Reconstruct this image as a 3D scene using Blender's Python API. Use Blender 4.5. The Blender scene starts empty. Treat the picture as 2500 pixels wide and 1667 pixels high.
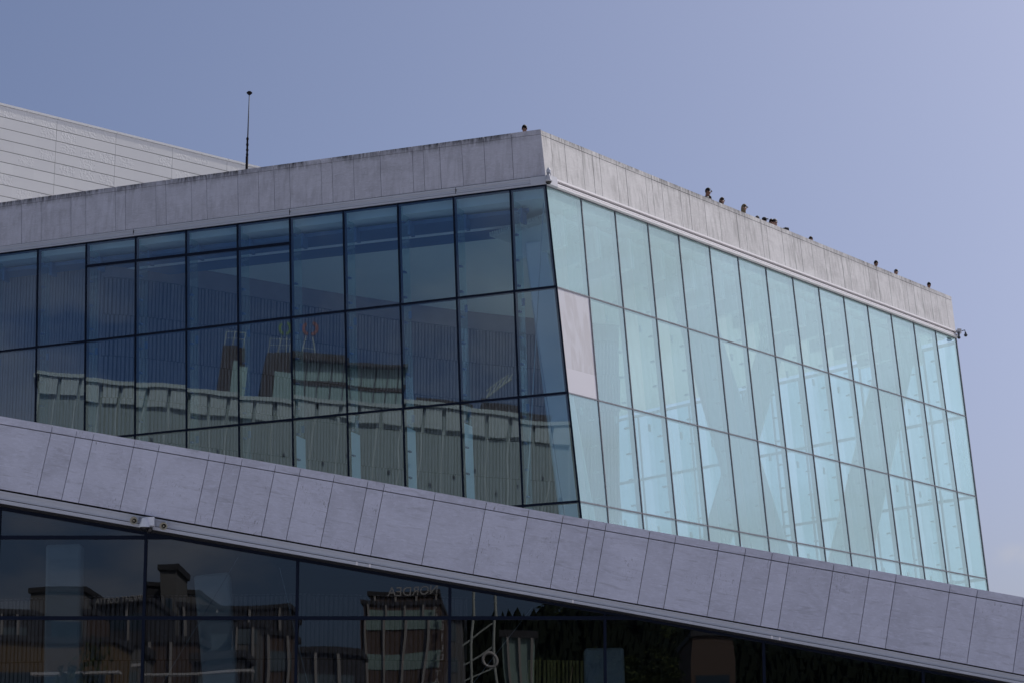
import bpy, bmesh, math, random
from mathutils import Vector, Matrix
R_ = math.radians
rnd = random.Random(7)
scn = bpy.context.scene
COL = scn.collection

# ------------------------------------------------------------------ camera
cam = bpy.data.cameras.new('camera'); camo = bpy.data.objects.new('camera', cam); COL.objects.link(camo)
camo.location = (0, 0, 1.7); camo.rotation_euler = (R_(90 + 11.266), 0, 0)
cam.sensor_width = 36; cam.lens = 88.01; cam.clip_start = .5; cam.clip_end = 8000
scn.camera = camo
scn.render.resolution_x, scn.render.resolution_y = 1024, 682

# ------------------------------------------------------------------ sky and sun
SUN_AZ, SUN_EL = 48.0, 43.0           # azimuth clockwise from the view axis (+Y)
W = bpy.data.worlds.new('World'); scn.world = W; W.use_nodes = True
nt = W.node_tree; nt.nodes.clear()
def N(t, kind, **kw):
    n = t.nodes.new(kind)
    for k, v in kw.items():
        if hasattr(n, k): setattr(n, k, v)
    return n
sky = N(nt, 'ShaderNodeTexSky'); sky.sky_type = 'NISHITA'; sky.sun_disc = False
sky.sun_elevation = R_(SUN_EL); sky.sun_rotation = R_(SUN_AZ)
sky.altitude = 0; sky.air_density = 0.6; sky.dust_density = 4.0; sky.ozone_density = 7.0
# thin drifting clouds mixed over the sky, a few low ones only
tc = N(nt, 'ShaderNodeTexCoord'); mp = N(nt, 'ShaderNodeMapping'); mp.inputs['Scale'].default_value = (1, 1, 2.6)
mp.inputs['Location'].default_value = (3.1, 0.4, 0.2)
nz = N(nt, 'ShaderNodeTexNoise'); nz.inputs['Scale'].default_value = 5.5; nz.inputs['Detail'].default_value = 7; nz.inputs['Roughness'].default_value = .55
rp = N(nt, 'ShaderNodeValToRGB'); rp.color_ramp.elements[0].position = .47; rp.color_ramp.elements[1].position = .68
sp = N(nt, 'ShaderNodeSeparateXYZ')
bk = N(nt, 'ShaderNodeMapRange')      # clouds stand in the half of the sky away from the building
bk.inputs['From Min'].default_value = .93; bk.inputs['From Max'].default_value = .80; bk.inputs['To Min'].default_value = 0.0; bk.inputs['To Max'].default_value = 1.0
ml = N(nt, 'ShaderNodeMath', operation='MULTIPLY'); ml2 = N(nt, 'ShaderNodeMath', operation='MULTIPLY'); ml2.inputs[1].default_value = .62
mx = N(nt, 'ShaderNodeMix', data_type='RGBA'); mx.inputs[7].default_value = (5.6, 5.7, 5.7, 1)
tint = N(nt, 'ShaderNodeMix', data_type='RGBA', blend_type='MULTIPLY'); tint.inputs[0].default_value = 1; tint.inputs[7].default_value = (1.02, .97, .97, 1)
bg = N(nt, 'ShaderNodeBackground'); bg.inputs[1].default_value = .10
ow = N(nt, 'ShaderNodeOutputWorld')
L_ = nt.links.new
L_(tc.outputs['Generated'], mp.inputs[0]); L_(mp.outputs[0], nz.inputs[0]); L_(nz.outputs[0], rp.inputs[0])
L_(tc.outputs['Generated'], sp.inputs[0]); L_(sp.outputs[1], bk.inputs[0])
L_(rp.outputs[0], ml.inputs[0]); L_(bk.outputs[0], ml.inputs[1]); L_(ml.outputs[0], ml2.inputs[0])

# one small low cloud beyond the right end of the building
dn = N(nt, 'ShaderNodeVectorMath', operation='SUBTRACT'); dn.inputs[1].default_value = (.1985, .974, .109)
dm = N(nt, 'ShaderNodeVectorMath', operation='MULTIPLY'); dm.inputs[1].default_value = (1, 1, 2.4); dl = N(nt, 'ShaderNodeVectorMath', operation='LENGTH')
dr = N(nt, 'ShaderNodeMapRange'); dr.inputs['From Min'].default_value = .015; dr.inputs['From Max'].default_value = .002
cn = N(nt, 'ShaderNodeTexNoise'); cn.inputs['Scale'].default_value = 75; cn.inputs['Detail'].default_value = 6; cr_ = N(nt, 'ShaderNodeMapRange'); cr_.inputs['From Min'].default_value = .40; cr_.inputs['From Max'].default_value = .62
cm = N(nt, 'ShaderNodeMath', operation='MULTIPLY'); cm3 = N(nt, 'ShaderNodeMath', operation='MULTIPLY'); cm3.inputs[1].default_value = .30; ca = N(nt, 'ShaderNodeMath', operation='MAXIMUM')
L_(tc.outputs['Generated'], dn.inputs[0]); L_(dn.outputs[0], dm.inputs[0]); L_(dm.outputs[0], dl.inputs[0]); L_(dl.outputs['Value'], dr.inputs[0])
L_(tc.outputs['Generated'], cn.inputs[0]); L_(cn.outputs[0], cr_.inputs[0]); L_(cr_.outputs[0], cm.inputs[0]); L_(dr.outputs[0], cm.inputs[1]); L_(cm.outputs[0], cm3.inputs[0]); L_(cm3.outputs[0], ca.inputs[0]); L_(ml2.outputs[0], ca.inputs[1])
L_(sky.outputs[0], mx.inputs[6]); L_(ca.outputs[0], mx.inputs[0])
L_(mx.outputs[2], tint.inputs[6]); L_(tint.outputs[2], bg.inputs[0]); L_(bg.outputs[0], ow.inputs[0])
sl = bpy.data.lights.new('sun', 'SUN'); sl.energy = 3.6; sl.angle = R_(.53); sl.color = (1, .95, .88)
so = bpy.data.objects.new('sun', sl); COL.objects.link(so)
sd = Vector((math.sin(R_(SUN_AZ)) * math.cos(R_(SUN_EL)), math.cos(R_(SUN_AZ)) * math.cos(R_(SUN_EL)), math.sin(R_(SUN_EL))))
so.rotation_euler = sd.to_track_quat('Z', 'Y').to_euler(); so.location = (60, 40, 90)
scn.view_settings.view_transform = 'Standard'; scn.view_settings.look = 'None'
scn.view_settings.exposure = 0; scn.view_settings.gamma = 1
try:
    scn.cycles.max_bounces = 10; scn.cycles.transparent_max_bounces = 24; scn.cycles.glossy_bounces = 4
except Exception: pass

# ------------------------------------------------------------------ helpers
class MB:
    def __init__(s): s.v = []; s.f = []; s.uv = []; s.t = []; s.m = []
    def face(s, pts, uv=None, tone=.5, m=0):
        i = len(s.v); s.v += [tuple(p) for p in pts]; s.f.append(tuple(range(i, i + len(pts))))
        s.uv.append(uv or [(0, 0)] * len(pts)); s.t.append(tone); s.m.append(m)
    def hexa(s, a, b, uva=None, tone=.5, m=0):
        """a: front polygon (ccw seen from outside), b: the matching back polygon"""
        n = len(a); uva = uva or [(0, 0)] * n
        s.face(a, uva, tone, m); s.face(list(reversed(b)), list(reversed(uva)), tone, m)
        for i in range(n):
            j = (i + 1) % n
            s.face([a[j], a[i], b[i], b[j]], [uva[j], uva[i], uva[i], uva[j]], tone, m)
    def box(s, c, d, rot=None, tone=.5, m=0):
        x, y, z = (k / 2 for k in d)
        P = lambda *q: (Vector(c) + ((rot @ Vector(q)) if rot else Vector(q)))
        s.hexa([P(-x, -y, -z), P(x, -y, -z), P(x, -y, z), P(-x, -y, z)], [P(-x, y, -z), P(x, y, -z), P(x, y, z), P(-x, y, z)], None, tone, m)
    def tube(s, p, q, r0, r1=None, n=10, m=0, cap=True):
        r1 = r0 if r1 is None else r1
        p, q = Vector(p), Vector(q); d = (q - p).normalized(); a = d.orthogonal().normalized(); b = d.cross(a)
        A = [p + (a * math.cos(t) + b * math.sin(t)) * r0 for t in [2 * math.pi * i / n for i in range(n)]]
        B = [q + (a * math.cos(t) + b * math.sin(t)) * r1 for t in [2 * math.pi * i / n for i in range(n)]]
        for i in range(n):
            j = (i + 1) % n; s.face([A[i], A[j], B[j], B[i]], None, .5, m)
        if cap: s.face(list(reversed(A)), None, .5, m); s.face(B, None, .5, m)
    def lathe(s, c, prof, axis=(0, 0, 1), n=20, m=0):
        """prof: list of (radius, height along axis)"""
        c = Vector(c); d = Vector(axis).normalized(); a = d.orthogonal().normalized(); b = d.cross(a)
        rings = [[c + d * h + (a * math.cos(2 * math.pi * i / n) + b * math.sin(2 * math.pi * i / n)) * r for i in range(n)] for r, h in prof]
        for k in range(len(rings) - 1):
            for i in range(n):
                j = (i + 1) % n; s.face([rings[k][i], rings[k][j], rings[k + 1][j], rings[k + 1][i]], None, .5, m)
    def build(s, name, mat, parent=None, smooth=False, bevel=0, origin=None):
        me = bpy.data.meshes.new(name); o3 = Vector(origin) if origin else Vector((0, 0, 0))
        me.from_pydata([tuple(Vector(v) - o3) for v in s.v], [], s.f)
        uvl = me.uv_layers.new(name='UVMap'); k = 0
        for f in s.uv:
            for u in f: uvl.data[k].uv = u; k += 1
        at = me.attributes.new('tone', 'FLOAT', 'FACE')
        for i, t in enumerate(s.t): at.data[i].value = t
        for mm in (mat if isinstance(mat, (list, tuple)) else [mat]): me.materials.append(mm)
        for i, p in enumerate(me.polygons): p.material_index = s.m[i]; p.use_smooth = smooth
        bm = bmesh.new(); bm.from_mesh(me); bmesh.ops.remove_doubles(bm, verts=bm.verts, dist=1e-5)
        bm.to_mesh(me); bm.free(); me.update()
        o = bpy.data.objects.new(name, me); COL.objects.link(o); o.location = o3
        if parent: o.parent = parent; o.matrix_parent_inverse = Matrix.Identity(4); o.location = o3 - world_loc(parent)
        if bevel:
            md = o.modifiers.new('bevel', 'BEVEL'); md.width = bevel; md.segments = 2; md.limit_method = 'ANGLE'
        return o
def world_loc(o):
    v = Vector(o.location)
    while o.parent: o = o.parent; v += o.location
    return v
def empty(name, loc=(0, 0, 0)):
    o = bpy.data.objects.new(name, None); COL.objects.link(o); o.location = loc; o.empty_display_size = .3; return o
def tag(o, label=None, cat=None, group=None, kind=None):
    if label: o['label'] = label
    if cat: o['category'] = cat
    if group: o['group'] = group
    if kind: o['kind'] = kind
    return o

# ------------------------------------------------------------------ materials
def newmat(name):
    m = bpy.data.materials.new(name); m.use_nodes = True; t = m.node_tree; t.nodes.clear()
    return m, t, N(t, 'ShaderNodeOutputMaterial')
def plain(name, c, rough=.5, metal=0, spec=.5, bump=0, bscale=20, var=0, vscale=3):
    m, t, o = newmat(name); p = N(t, 'ShaderNodeBsdfPrincipled'); p.inputs['Base Color'].default_value = (*c, 1)
    p.inputs['Roughness'].default_value = rough; p.inputs['Metallic'].default_value = metal; p.inputs['Specular IOR Level'].default_value = spec
    tcn = N(t, 'ShaderNodeTexCoord')
    if var:
        n = N(t, 'ShaderNodeTexNoise'); n.inputs['Scale'].default_value = vscale; n.inputs['Detail'].default_value = 5
        t.links.new(tcn.outputs['Object'], n.inputs[0])
        x = N(t, 'ShaderNodeMix', data_type='RGBA'); x.inputs[6].default_value = (*[k * (1 - var) for k in c], 1); x.inputs[7].default_value = (*[min(1, k * (1 + var)) for k in c], 1)
        t.links.new(n.outputs[0], x.inputs[0]); t.links.new(x.outputs[2], p.inputs['Base Color'])
    if bump:
        n = N(t, 'ShaderNodeTexNoise'); n.inputs['Scale'].default_value = bscale; n.inputs['Detail'].default_value = 4
        b = N(t, 'ShaderNodeBump'); b.inputs['Strength'].default_value = bump; b.inputs['Distance'].default_value = .02
        t.links.new(tcn.outputs['Object'], n.inputs[0]); t.links.new(n.outputs[0], b.inputs['Height']); t.links.new(b.outputs[0], p.inputs['Normal'])
    t.links.new(p.outputs[0], o.inputs[0]); return m
def stone(name, base, streak=0.0, capstain=0.0, scratch=.5, seed=0):
    """marble slabs: uv = (metres along, metres below the top edge)"""
    m, t, o = newmat(name); K = t.links.new
    p = N(t, 'ShaderNodeBsdfPrincipled'); p.inputs['Roughness'].default_value = .62; p.inputs['Specular IOR Level'].default_value = .3
    uv = N(t, 'ShaderNodeUVMap'); uv.uv_map = 'UVMap'
    at = N(t, 'ShaderNodeAttribute'); at.attribute_name = 'tone'
    # per slab offset of the pattern so veins break at joints
    off = N(t, 'ShaderNodeVectorMath', operation='MULTIPLY_ADD'); cmb = N(t, 'ShaderNodeCombineXYZ')
    K(at.outputs['Fac'], cmb.inputs[0]); K(at.outputs['Fac'], cmb.inputs[1]); K(at.outputs['Fac'], cmb.inputs[2])
    off.inputs[1].default_value = (37, 23, 11); K(cmb.outputs[0], off.inputs[0]); K(uv.outputs[0], off.inputs[2])
    def noise(scale, detail, rough=.6, sc=(1, 1, 1), src=None, rot=0, dist=0):
        mpn = N(t, 'ShaderNodeMapping'); mpn.inputs['Scale'].default_value = sc; mpn.inputs['Rotation'].default_value = (0, 0, rot)
        mpn.inputs['Location'].default_value = (seed, seed * 1.7, 0)
        n = N(t, 'ShaderNodeTexNoise'); n.inputs['Scale'].default_value = scale; n.inputs['Detail'].default_value = detail; n.inputs['Roughness'].default_value = rough
        n.inputs['Distortion'].default_value = dist
        K(src or off.outputs[0], mpn.inputs[0]); K(mpn.outputs[0], n.inputs[0]); return n
    def ramp(n, a, b):
        r = N(t, 'ShaderNodeMapRange'); r.inputs['From Min'].default_value = a; r.inputs['From Max'].default_value = b; K(n, r.inputs[0]); return r
    def mul(a, b):
        x = N(t, 'ShaderNodeMath', operation='MULTIPLY')
        for i, q in enumerate((a, b)):
            if isinstance(q, (int, float)): x.inputs[i].default_value = q
            else: K(q, x.inputs[i])
        return x.outputs[0]
    def mix(a, b, f):
        x = N(t, 'ShaderNodeMix', data_type='RGBA')
        for i, q in ((6, a), (7, b)):
            if isinstance(q, tuple): x.inputs[i].default_value = (*q, 1)
            else: K(q, x.inputs[i])
        if isinstance(f, (int, float)): x.inputs[0].default_value = f
        else: K(f, x.inputs[0])
        return x.outputs[2]
    dk = tuple(k * .95 for k in base); lt = tuple(min(1, k * 1.05) for k in base)
    c = mix(dk, lt, at.outputs['Fac'])
    cl = noise(1.1, 6, .65, dist=.6); c = mix(c, tuple(k * .74 for k in base), mul(ramp(cl.outputs[0], .42, .66).outputs[0], .62))
    fn = noise(9, 6, .7, (1, 2.4, 1), rot=.5); c = mix(c, tuple(min(1, k * 1.22) for k in base), mul(ramp(fn.outputs[0], .48, .70).outputs[0], .55))
    br = noise(3.2, 7, .72, (.5, 3.2, 1), rot=-.35, dist=.8); c = mix(c, tuple(k * .62 for k in base), mul(ramp(br.outputs[0], .55, .68).outputs[0], scratch))
    # scattered dark scuffs
    s1 = noise(14, 3, .6, (2.2, .6, 1), rot=.6, dist=1.5); s2 = noise(.9, 2)
    c = mix(c, tuple(k * .40 for k in base), mul(mul(ramp(s1.outputs[0], .60, .68).outputs[0], ramp(s2.outputs[0], .54, .64).outputs[0]), scratch * 1.3))
    ws = noise(5, 8, .8, (.35, 3.5, 1), rot=.9, dist=1.2); c = mix(c, tuple(min(1, k * 1.35) for k in base), mul(ramp(ws.outputs[0], .56, .66).outputs[0], .45))
    wd_ = noise(5, 8, .8, (.35, 3.5, 1), rot=1.35, dist=1.4); c = mix(c, tuple(k * .68 for k in base), mul(ramp(wd_.outputs[0], .58, .68).outputs[0], .5))
    if streak:
        st = noise(2.6, 5, .6, (2.6, .35, 1), src=uv.outputs[0], dist=.2); s3 = noise(.8, 3, src=uv.outputs[0])
        c = mix(c, tuple(k * .52 for k in base), mul(mul(ramp(st.outputs[0], .45, .62).outputs[0], ramp(s3.outputs[0], .36, .54).outputs[0]), streak))
    if capstain:
        sx = N(t, 'ShaderNodeSeparateXYZ'); K(uv.outputs[0], sx.inputs[0])
        cs = noise(6, 6, .7, (1.2, .25, 1), src=uv.outputs[0]); cs2 = noise(.55, 3, src=uv.outputs[0])
        ln = N(t, 'ShaderNodeMapRange'); ln.inputs['From Min'].default_value = .33; ln.inputs['From Max'].default_value = 0.0; K(sx.outputs[1], ln.inputs[0])
        c = mix(c, (.035, .035, .04), mul(mul(ramp(cs.outputs[0], .36, .56).outputs[0], ramp(cs2.outputs[0], .36, .52).outputs[0]), mul(ln.outputs[0], capstain)))
    b = N(t, 'ShaderNodeBump'); b.inputs['Strength'].default_value = .5; b.inputs['Distance'].default_value = .005
    fb = noise(30, 5); K(fb.outputs[0], b.inputs['Height']); K(b.outputs[0], p.inputs['Normal'])
    K(c, p.inputs['Base Color']); K(p.outputs[0], o.inputs[0]); return m
def glass(name, tint, r0, wave=.0003, wscale=(.9, .9, .35), refl=(1, 1, 1), veil=0.0):
    """float glass pane: Fresnel mirror over a tinted see-through body; slightly uneven surface"""
    m, t, o = newmat(name); K = t.links.new
    tr = N(t, 'ShaderNodeBsdfTransparent'); tr.inputs[0].default_value = (*tint, 1)
    gl = N(t, 'ShaderNodeBsdfGlossy'); gl.inputs[0].default_value = (*refl, 1); gl.inputs['Roughness'].default_value = .0
    lw = N(t, 'ShaderNodeLayerWeight'); lw.inputs[0].default_value = .5
    pw = N(t, 'ShaderNodeMath', operation='POWER'); pw.inputs[1].default_value = 4.0; K(lw.outputs['Facing'], pw.inputs[0])
    ma = N(t, 'ShaderNodeMath', operation='MULTIPLY_ADD'); ma.inputs[1].default_value = 1 - r0; ma.inputs[2].default_value = r0; K(pw.outputs[0], ma.inputs[0])
    ge = N(t, 'ShaderNodeNewGeometry'); inv = N(t, 'ShaderNodeMath', operation='SUBTRACT'); inv.inputs[0].default_value = 1; K(ge.outputs['Backfacing'], inv.inputs[1])
    mu = N(t, 'ShaderNodeMath', operation='MULTIPLY'); K(ma.outputs[0], mu.inputs[0]); K(inv.outputs[0], mu.inputs[1])
    tcn = N(t, 'ShaderNodeTexCoord'); oi = N(t, 'ShaderNodeObjectInfo')
    ad = N(t, 'ShaderNodeVectorMath', operation='MULTIPLY_ADD'); cb = N(t, 'ShaderNodeCombineXYZ'); K(oi.outputs['Random'], cb.inputs[0]); K(oi.outputs['Random'], cb.inputs[1]); K(oi.outputs['Random'], cb.inputs[2])
    ad.inputs[1].default_value = (91, 57, 33); K(cb.outputs[0], ad.inputs[0]); K(tcn.outputs['Object'], ad.inputs[2])
    mpn = N(t, 'ShaderNodeMapping'); mpn.inputs['Scale'].default_value = wscale; K(ad.outputs[0], mpn.inputs[0])
    nn = N(t, 'ShaderNodeTexNoise'); nn.inputs['Scale'].default_value = 1; nn.inputs['Detail'].default_value = .8; nn.inputs['Roughness'].default_value = .45; K(mpn.outputs[0], nn.inputs[0])
    b = N(t, 'ShaderNodeBump'); b.inputs['Strength'].default_value = 1; b.inputs['Distance'].default_value = wave; K(nn.outputs[0], b.inputs['Height'])
    K(b.outputs[0], gl.inputs['Normal'])
    mxs = N(t, 'ShaderNodeMixShader'); K(mu.outputs[0], mxs.inputs[0]); K(tr.outputs[0], mxs.inputs[1]); K(gl.outputs[0], mxs.inputs[2])
    out = mxs.outputs[0]
    if veil:      # pale diffuse veil on front faces, standing in for bright sky reflection
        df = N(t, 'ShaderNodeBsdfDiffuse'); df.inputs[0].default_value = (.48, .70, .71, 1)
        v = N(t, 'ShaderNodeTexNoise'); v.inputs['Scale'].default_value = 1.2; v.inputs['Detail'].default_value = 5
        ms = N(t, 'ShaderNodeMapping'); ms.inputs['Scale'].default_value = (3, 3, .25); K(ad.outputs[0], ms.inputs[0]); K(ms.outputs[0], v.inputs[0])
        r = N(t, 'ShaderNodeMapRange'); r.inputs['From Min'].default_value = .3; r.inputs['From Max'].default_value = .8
        r.inputs['To Min'].default_value = veil * .8; r.inputs['To Max'].default_value = veil * 1.25; K(v.outputs[0], r.inputs[0])
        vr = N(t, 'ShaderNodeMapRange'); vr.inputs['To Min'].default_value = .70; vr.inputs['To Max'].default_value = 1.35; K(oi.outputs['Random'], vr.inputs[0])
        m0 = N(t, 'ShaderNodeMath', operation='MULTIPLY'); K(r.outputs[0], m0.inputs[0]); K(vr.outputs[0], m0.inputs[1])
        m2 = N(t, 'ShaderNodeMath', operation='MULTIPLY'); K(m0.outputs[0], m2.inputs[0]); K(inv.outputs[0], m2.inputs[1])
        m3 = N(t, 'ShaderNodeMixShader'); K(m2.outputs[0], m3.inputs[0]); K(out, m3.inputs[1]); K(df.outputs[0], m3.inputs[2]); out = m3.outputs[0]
    K(out, o.inputs[0]); return m
M = {}
M['stone_low'] = stone('grey_marble_ramp', (.60, .62, .75), 0, 0, .62, 2)  # blue cast of sky-lit shade mixed into the marble colour
M['stone_L'] = stone('grey_marble_shade_tint', (.57, .575, .66), .30, 1.0, .40, 5)  # same marble, with the bluish cast of its shade put into the colour
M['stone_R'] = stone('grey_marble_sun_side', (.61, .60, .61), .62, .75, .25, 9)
M['alu'] = plain('grey_aluminium', (.52, .55, .63), .5, .0, .4, 0, 0, .06, 2)
M['alu_light'] = plain('white_aluminium', (.82, .80, .82), .4); M['alu_shade'] = plain('shade_grey_channel', (.22, .22, .23), .6)  # dark grey paints the recess shade of the sunlit rail
M['gap'] = plain('black_joint', (.012, .012, .016), .8); M['gap2'] = plain('grey_joint_mortar', (.07, .07, .08), .9)
M['mull'] = plain('dark_mullion_lacquer', (.006, .011, .028), .6, spec=.12)
M['mull_r'] = plain('grey_mullion_gasket', (.13, .14, .17), .5)
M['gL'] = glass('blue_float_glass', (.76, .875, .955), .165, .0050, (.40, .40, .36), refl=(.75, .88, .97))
M['gR'] = glass('pale_float_glass', (.88, .98, .985), .37, .0006, (.9, .9, .4), refl=(.78, 1.0, .97), veil=.24)
M['gB'] = glass('rear_float_glass', (.90, .97, .96), .06, .0002)
M['gLow'] = glass('dark_float_glass', (.54, .61, .66), .11, .0042, (.36, .36, .55))
M['fin'] = glass('green_glass_fin', (.88, .95, .95), .05, 0.0, veil=.12)
M['fin_pale'] = plain('pale_opaque_fin', (.80, .88, .86), .6); M['white'] = plain('white_paint_interior', (.66, .67, .66), .7, var=.05)  # first one is a plain opaque pale colour for fin lengths
M['ceil'] = plain('pale_ceiling_board', (.72, .74, .70), .8)
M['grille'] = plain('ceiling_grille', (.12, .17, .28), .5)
M['wood'] = plain('oak_slat', (.25, .19, .20), .55, var=.2, vscale=1.5)
M['fit'] = plain('grey_fitting', (.30, .36, .38), .6); M['gold'] = plain('golden_oak_slat', (.80, .58, .20), .5, var=.35, vscale=4)
M['woodback'] = plain('dark_backing', (.06, .05, .06), .9)
M['floor'] = plain('interior_floor', (.72, .71, .69), .4)
M['col'] = plain('grey_column_paint', (.66, .69, .70), .6)
M['roof'] = plain('roof_marble', (.50, .48, .48), .6, var=.12, vscale=.4)
M['steel'] = plain('brushed_steel', (.45, .46, .48), .3, .9)

m, t, o = newmat('smeared_panel'); p = N(t, 'ShaderNodeBsdfPrincipled'); p.inputs['Roughness'].default_value = .4
tcn = N(t, 'ShaderNodeTexCoord'); ms = N(t, 'ShaderNodeMapping'); ms.inputs['Scale'].default_value = (2.4, 2.4, .55); n = N(t, 'ShaderNodeTexNoise'); n.inputs['Scale'].default_value = 1.3; n.inputs['Detail'].default_value = 5; n.inputs['Distortion'].default_value = .7
cr = N(t, 'ShaderNodeValToRGB'); cr.color_ramp.elements[0].position = .42; cr.color_ramp.elements[0].color = (.51, .50, .525, 1); cr.color_ramp.elements[1].position = .56; cr.color_ramp.elements[1].color = (.58, .58, .62, 1)
t.links.new(tcn.outputs['Object'], ms.inputs[0]); t.links.new(ms.outputs[0], n.inputs[0]); t.links.new(n.outputs[0], cr.inputs[0]); t.links.new(cr.outputs[0], p.inputs['Base Color']); t.links.new(p.outputs[0], o.inputs[0]); M['milk'] = m
M['milk2'] = plain('white_panel_film', (.64, .63, .67), .3)
M['mast'] = plain('dark_mast', (.018, .016, .02), .9, spec=.05)
M['cam_w'] = plain('white_plastic', (.55, .56, .61), .4)
M['cam_l'] = plain('bright_white_plastic', (.80, .83, .90), .4); M['cam_d'] = plain('dark_grey_plastic', (.08, .09, .115), .6, spec=.2)
M['dome'] = plain('smoked_dome', (.008, .009, .012), .12)
M['horn'] = plain('beige_horn', (.36, .34, .28), .5)
M['black'] = plain('black_inside', (.01, .01, .01), .8)

# ------------------------------------------------------------------ the two leaning facades
class Face:
    """leaning facade plane: point = O + u*s + w*z + n*d  (z is height, d metres outward)"""
    def __init__(f, O, u, w):
        f.O, f.u, f.w = Vector(O), Vector(u), Vector(w); f.n = f.u.cross(f.w).normalized()
        if f.n.y > 0: f.n = -f.n
    def P(f, s, z, d=0): return f.O + f.u * s + f.w * z + f.n * d
OC = (3.19481, 73.75602, 0)
FL = Face(OC, (-.90631, .42262, 0), (.025162, .053960, 1))
FR = Face(OC, (.58779, .80902, 0), (-.115837, .084161, 1))
def corner(f, g, z, d):
    return (d - d * g.n.dot(f.n) - z * g.n.dot(f.w)) / g.n.dot(f.u)
cL = lambda z, d=0: corner(FL, FR, z, d)
cR = lambda z, d=0: corner(FR, FL, z, d)
def flip(f): return f is FL
def fbox(mb, f, s0, s1, z0, z1, d0, d1, tone=.5, m=0, ztop=None):
    """box on facade f. s0/s1: number or fn(z,d); z0/z1: number or fn(s); d0 back, d1 front"""
    S = lambda q, z, d: q(z, d) if callable(q) else q
    Z = lambda q, s: q(s) if callable(q) else q
    def pt(sq, zq, d):
        z = Z(zq, 0); s = S(sq, z, d); z = Z(zq, s); s = S(sq, z, d)
        return f.P(s, z, d), (s, (ztop(s) if ztop else 0) - z)
    q = [(s0, z0), (s1, z0), (s1, z1), (s0, z1)]
    if flip(f): q = [q[1], q[0], q[3], q[2]]
    A = [pt(a, b, d1) for a, b in q]; B = [pt(a, b, d0) for a, b in q]
    mb.hexa([a[0] for a in A], [b[0] for b in B], [a[1] for a in A], tone, m)

house = tag(empty('opera_house', (0, 48, 0)), 'angular white stone and glass opera house with sloping stone roof bands', 'building')
LEND, REND = 31.0, None
def rend(z, d=0): return 28.46 + (z - 11.24) * .0962
GAP = .007
# heights along each facade
Lh = dict(top=lambda s: 23.77 - .0063 * s, cap=lambda s: 23.61 - .0063 * s, bot=lambda s: 22.23 - .0090 * s, gl=lambda s: 21.93 - .0067 * s,
          t0=lambda s: 20.93 + 0 * s, t1=lambda s: 18.58 - .015 * s, t2=lambda s: 15.19 - .0165 * s, t3=lambda s: 11.78 - .018 * s, b=lambda s: 8.4)
Rh = dict(top=lambda s: 23.73 - .0108 * s, cap=lambda s: 23.57 - .0108 * s, bot=lambda s: 22.19 - .0085 * s, gl=lambda s: 21.89 - .0083 * s,
          t1=lambda s: 18.52 - .0056 * s, t2=lambda s: 15.14 - .003 * s, t3=lambda s: 11.74, b=lambda s: 8.4)
JL = [4.2, 5.18, 5.97, 6.76, 7.35, 7.75, 8.93, 9.92, 10.72, 11.13, 12.32, 12.92, 13.52, 14.32, 15.53, 16.13, 17.15, 17.55, 18.78, 19.18, 20.4, 21.01, 22.25, 23.07, 24.3, 25.4, 26.0, 27.2, 28.0, 29.3, 30.2]
JR = [1.30, 2.06, 3.05, 3.64, 4.06, 5.06, 5.60, 6.80, 7.20, 7.80, 8.97, 9.55, 10.53, 11.5, 12.68, 13.24, 14.4, 14.78, 15.88, 16.7, 17.22, 18.05, 19.02, 19.36, 20.36, 20.92, 22.05, 22.47, 23.2, 24.15, 25.27, 25.62, 26.23, 26.93, 27.7, 28.26, 29.05]
def parapet(f, J, H, cs, end, mat, label):
    GAP = .007 if f is FL else .011
    mb = MB(); bk = MB()
    lean = .085 if f is FL else .075
    st = [cs] + [(lambda j: (lambda z, d: j + (z - 23.6) * lean))(j) for j in J] + [end]
    g = lambda q, e: (lambda z, d: (q(z, d) if callable(q) else q) + e)
    for i in range(len(st) - 1):
        a = st[i] if i == 0 else g(st[i], GAP); b = st[i + 1] if i == len(st) - 2 else g(st[i + 1], -GAP)
        tn = rnd.random()
        fbox(mb, f, a, b, lambda s: H['bot'](s), lambda s: H['cap'](s) - GAP, -.06, rnd.uniform(-.002, .003), tn, 0, H['top'])
        fbox(mb, f, a, b, lambda s: H['cap'](s) + GAP * .6, H['top'], -.06, 0.004, min(1, tn * .7 + rnd.random() * .3), 0, H['top'])
    o = mb.build('stone_parapet', mat, house)
    o['label'] = label
    fbox(bk, f, lambda z, d: cs(z, d), end, lambda s: H['bot'](s) + .01, lambda s: H['top'](s) - .02, -.45, -.062)
    bk.build('parapet_core', M['gap2'], o)
    # stone coping on top, closing the parapet's thickness
    cp = MB(); fbox(cp, f, cs, end, lambda s: H['top'](s) - .018, lambda s: H['top'](s) + .006, -.46, -.065, .7, 0, H['top']); cp.build('coping', mat, o)
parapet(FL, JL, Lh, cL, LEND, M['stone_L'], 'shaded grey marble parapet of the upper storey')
parapet(FR, JR, Rh, cR, rend, M['stone_R'], 'sunlit streaked marble parapet of the upper storey')

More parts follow.
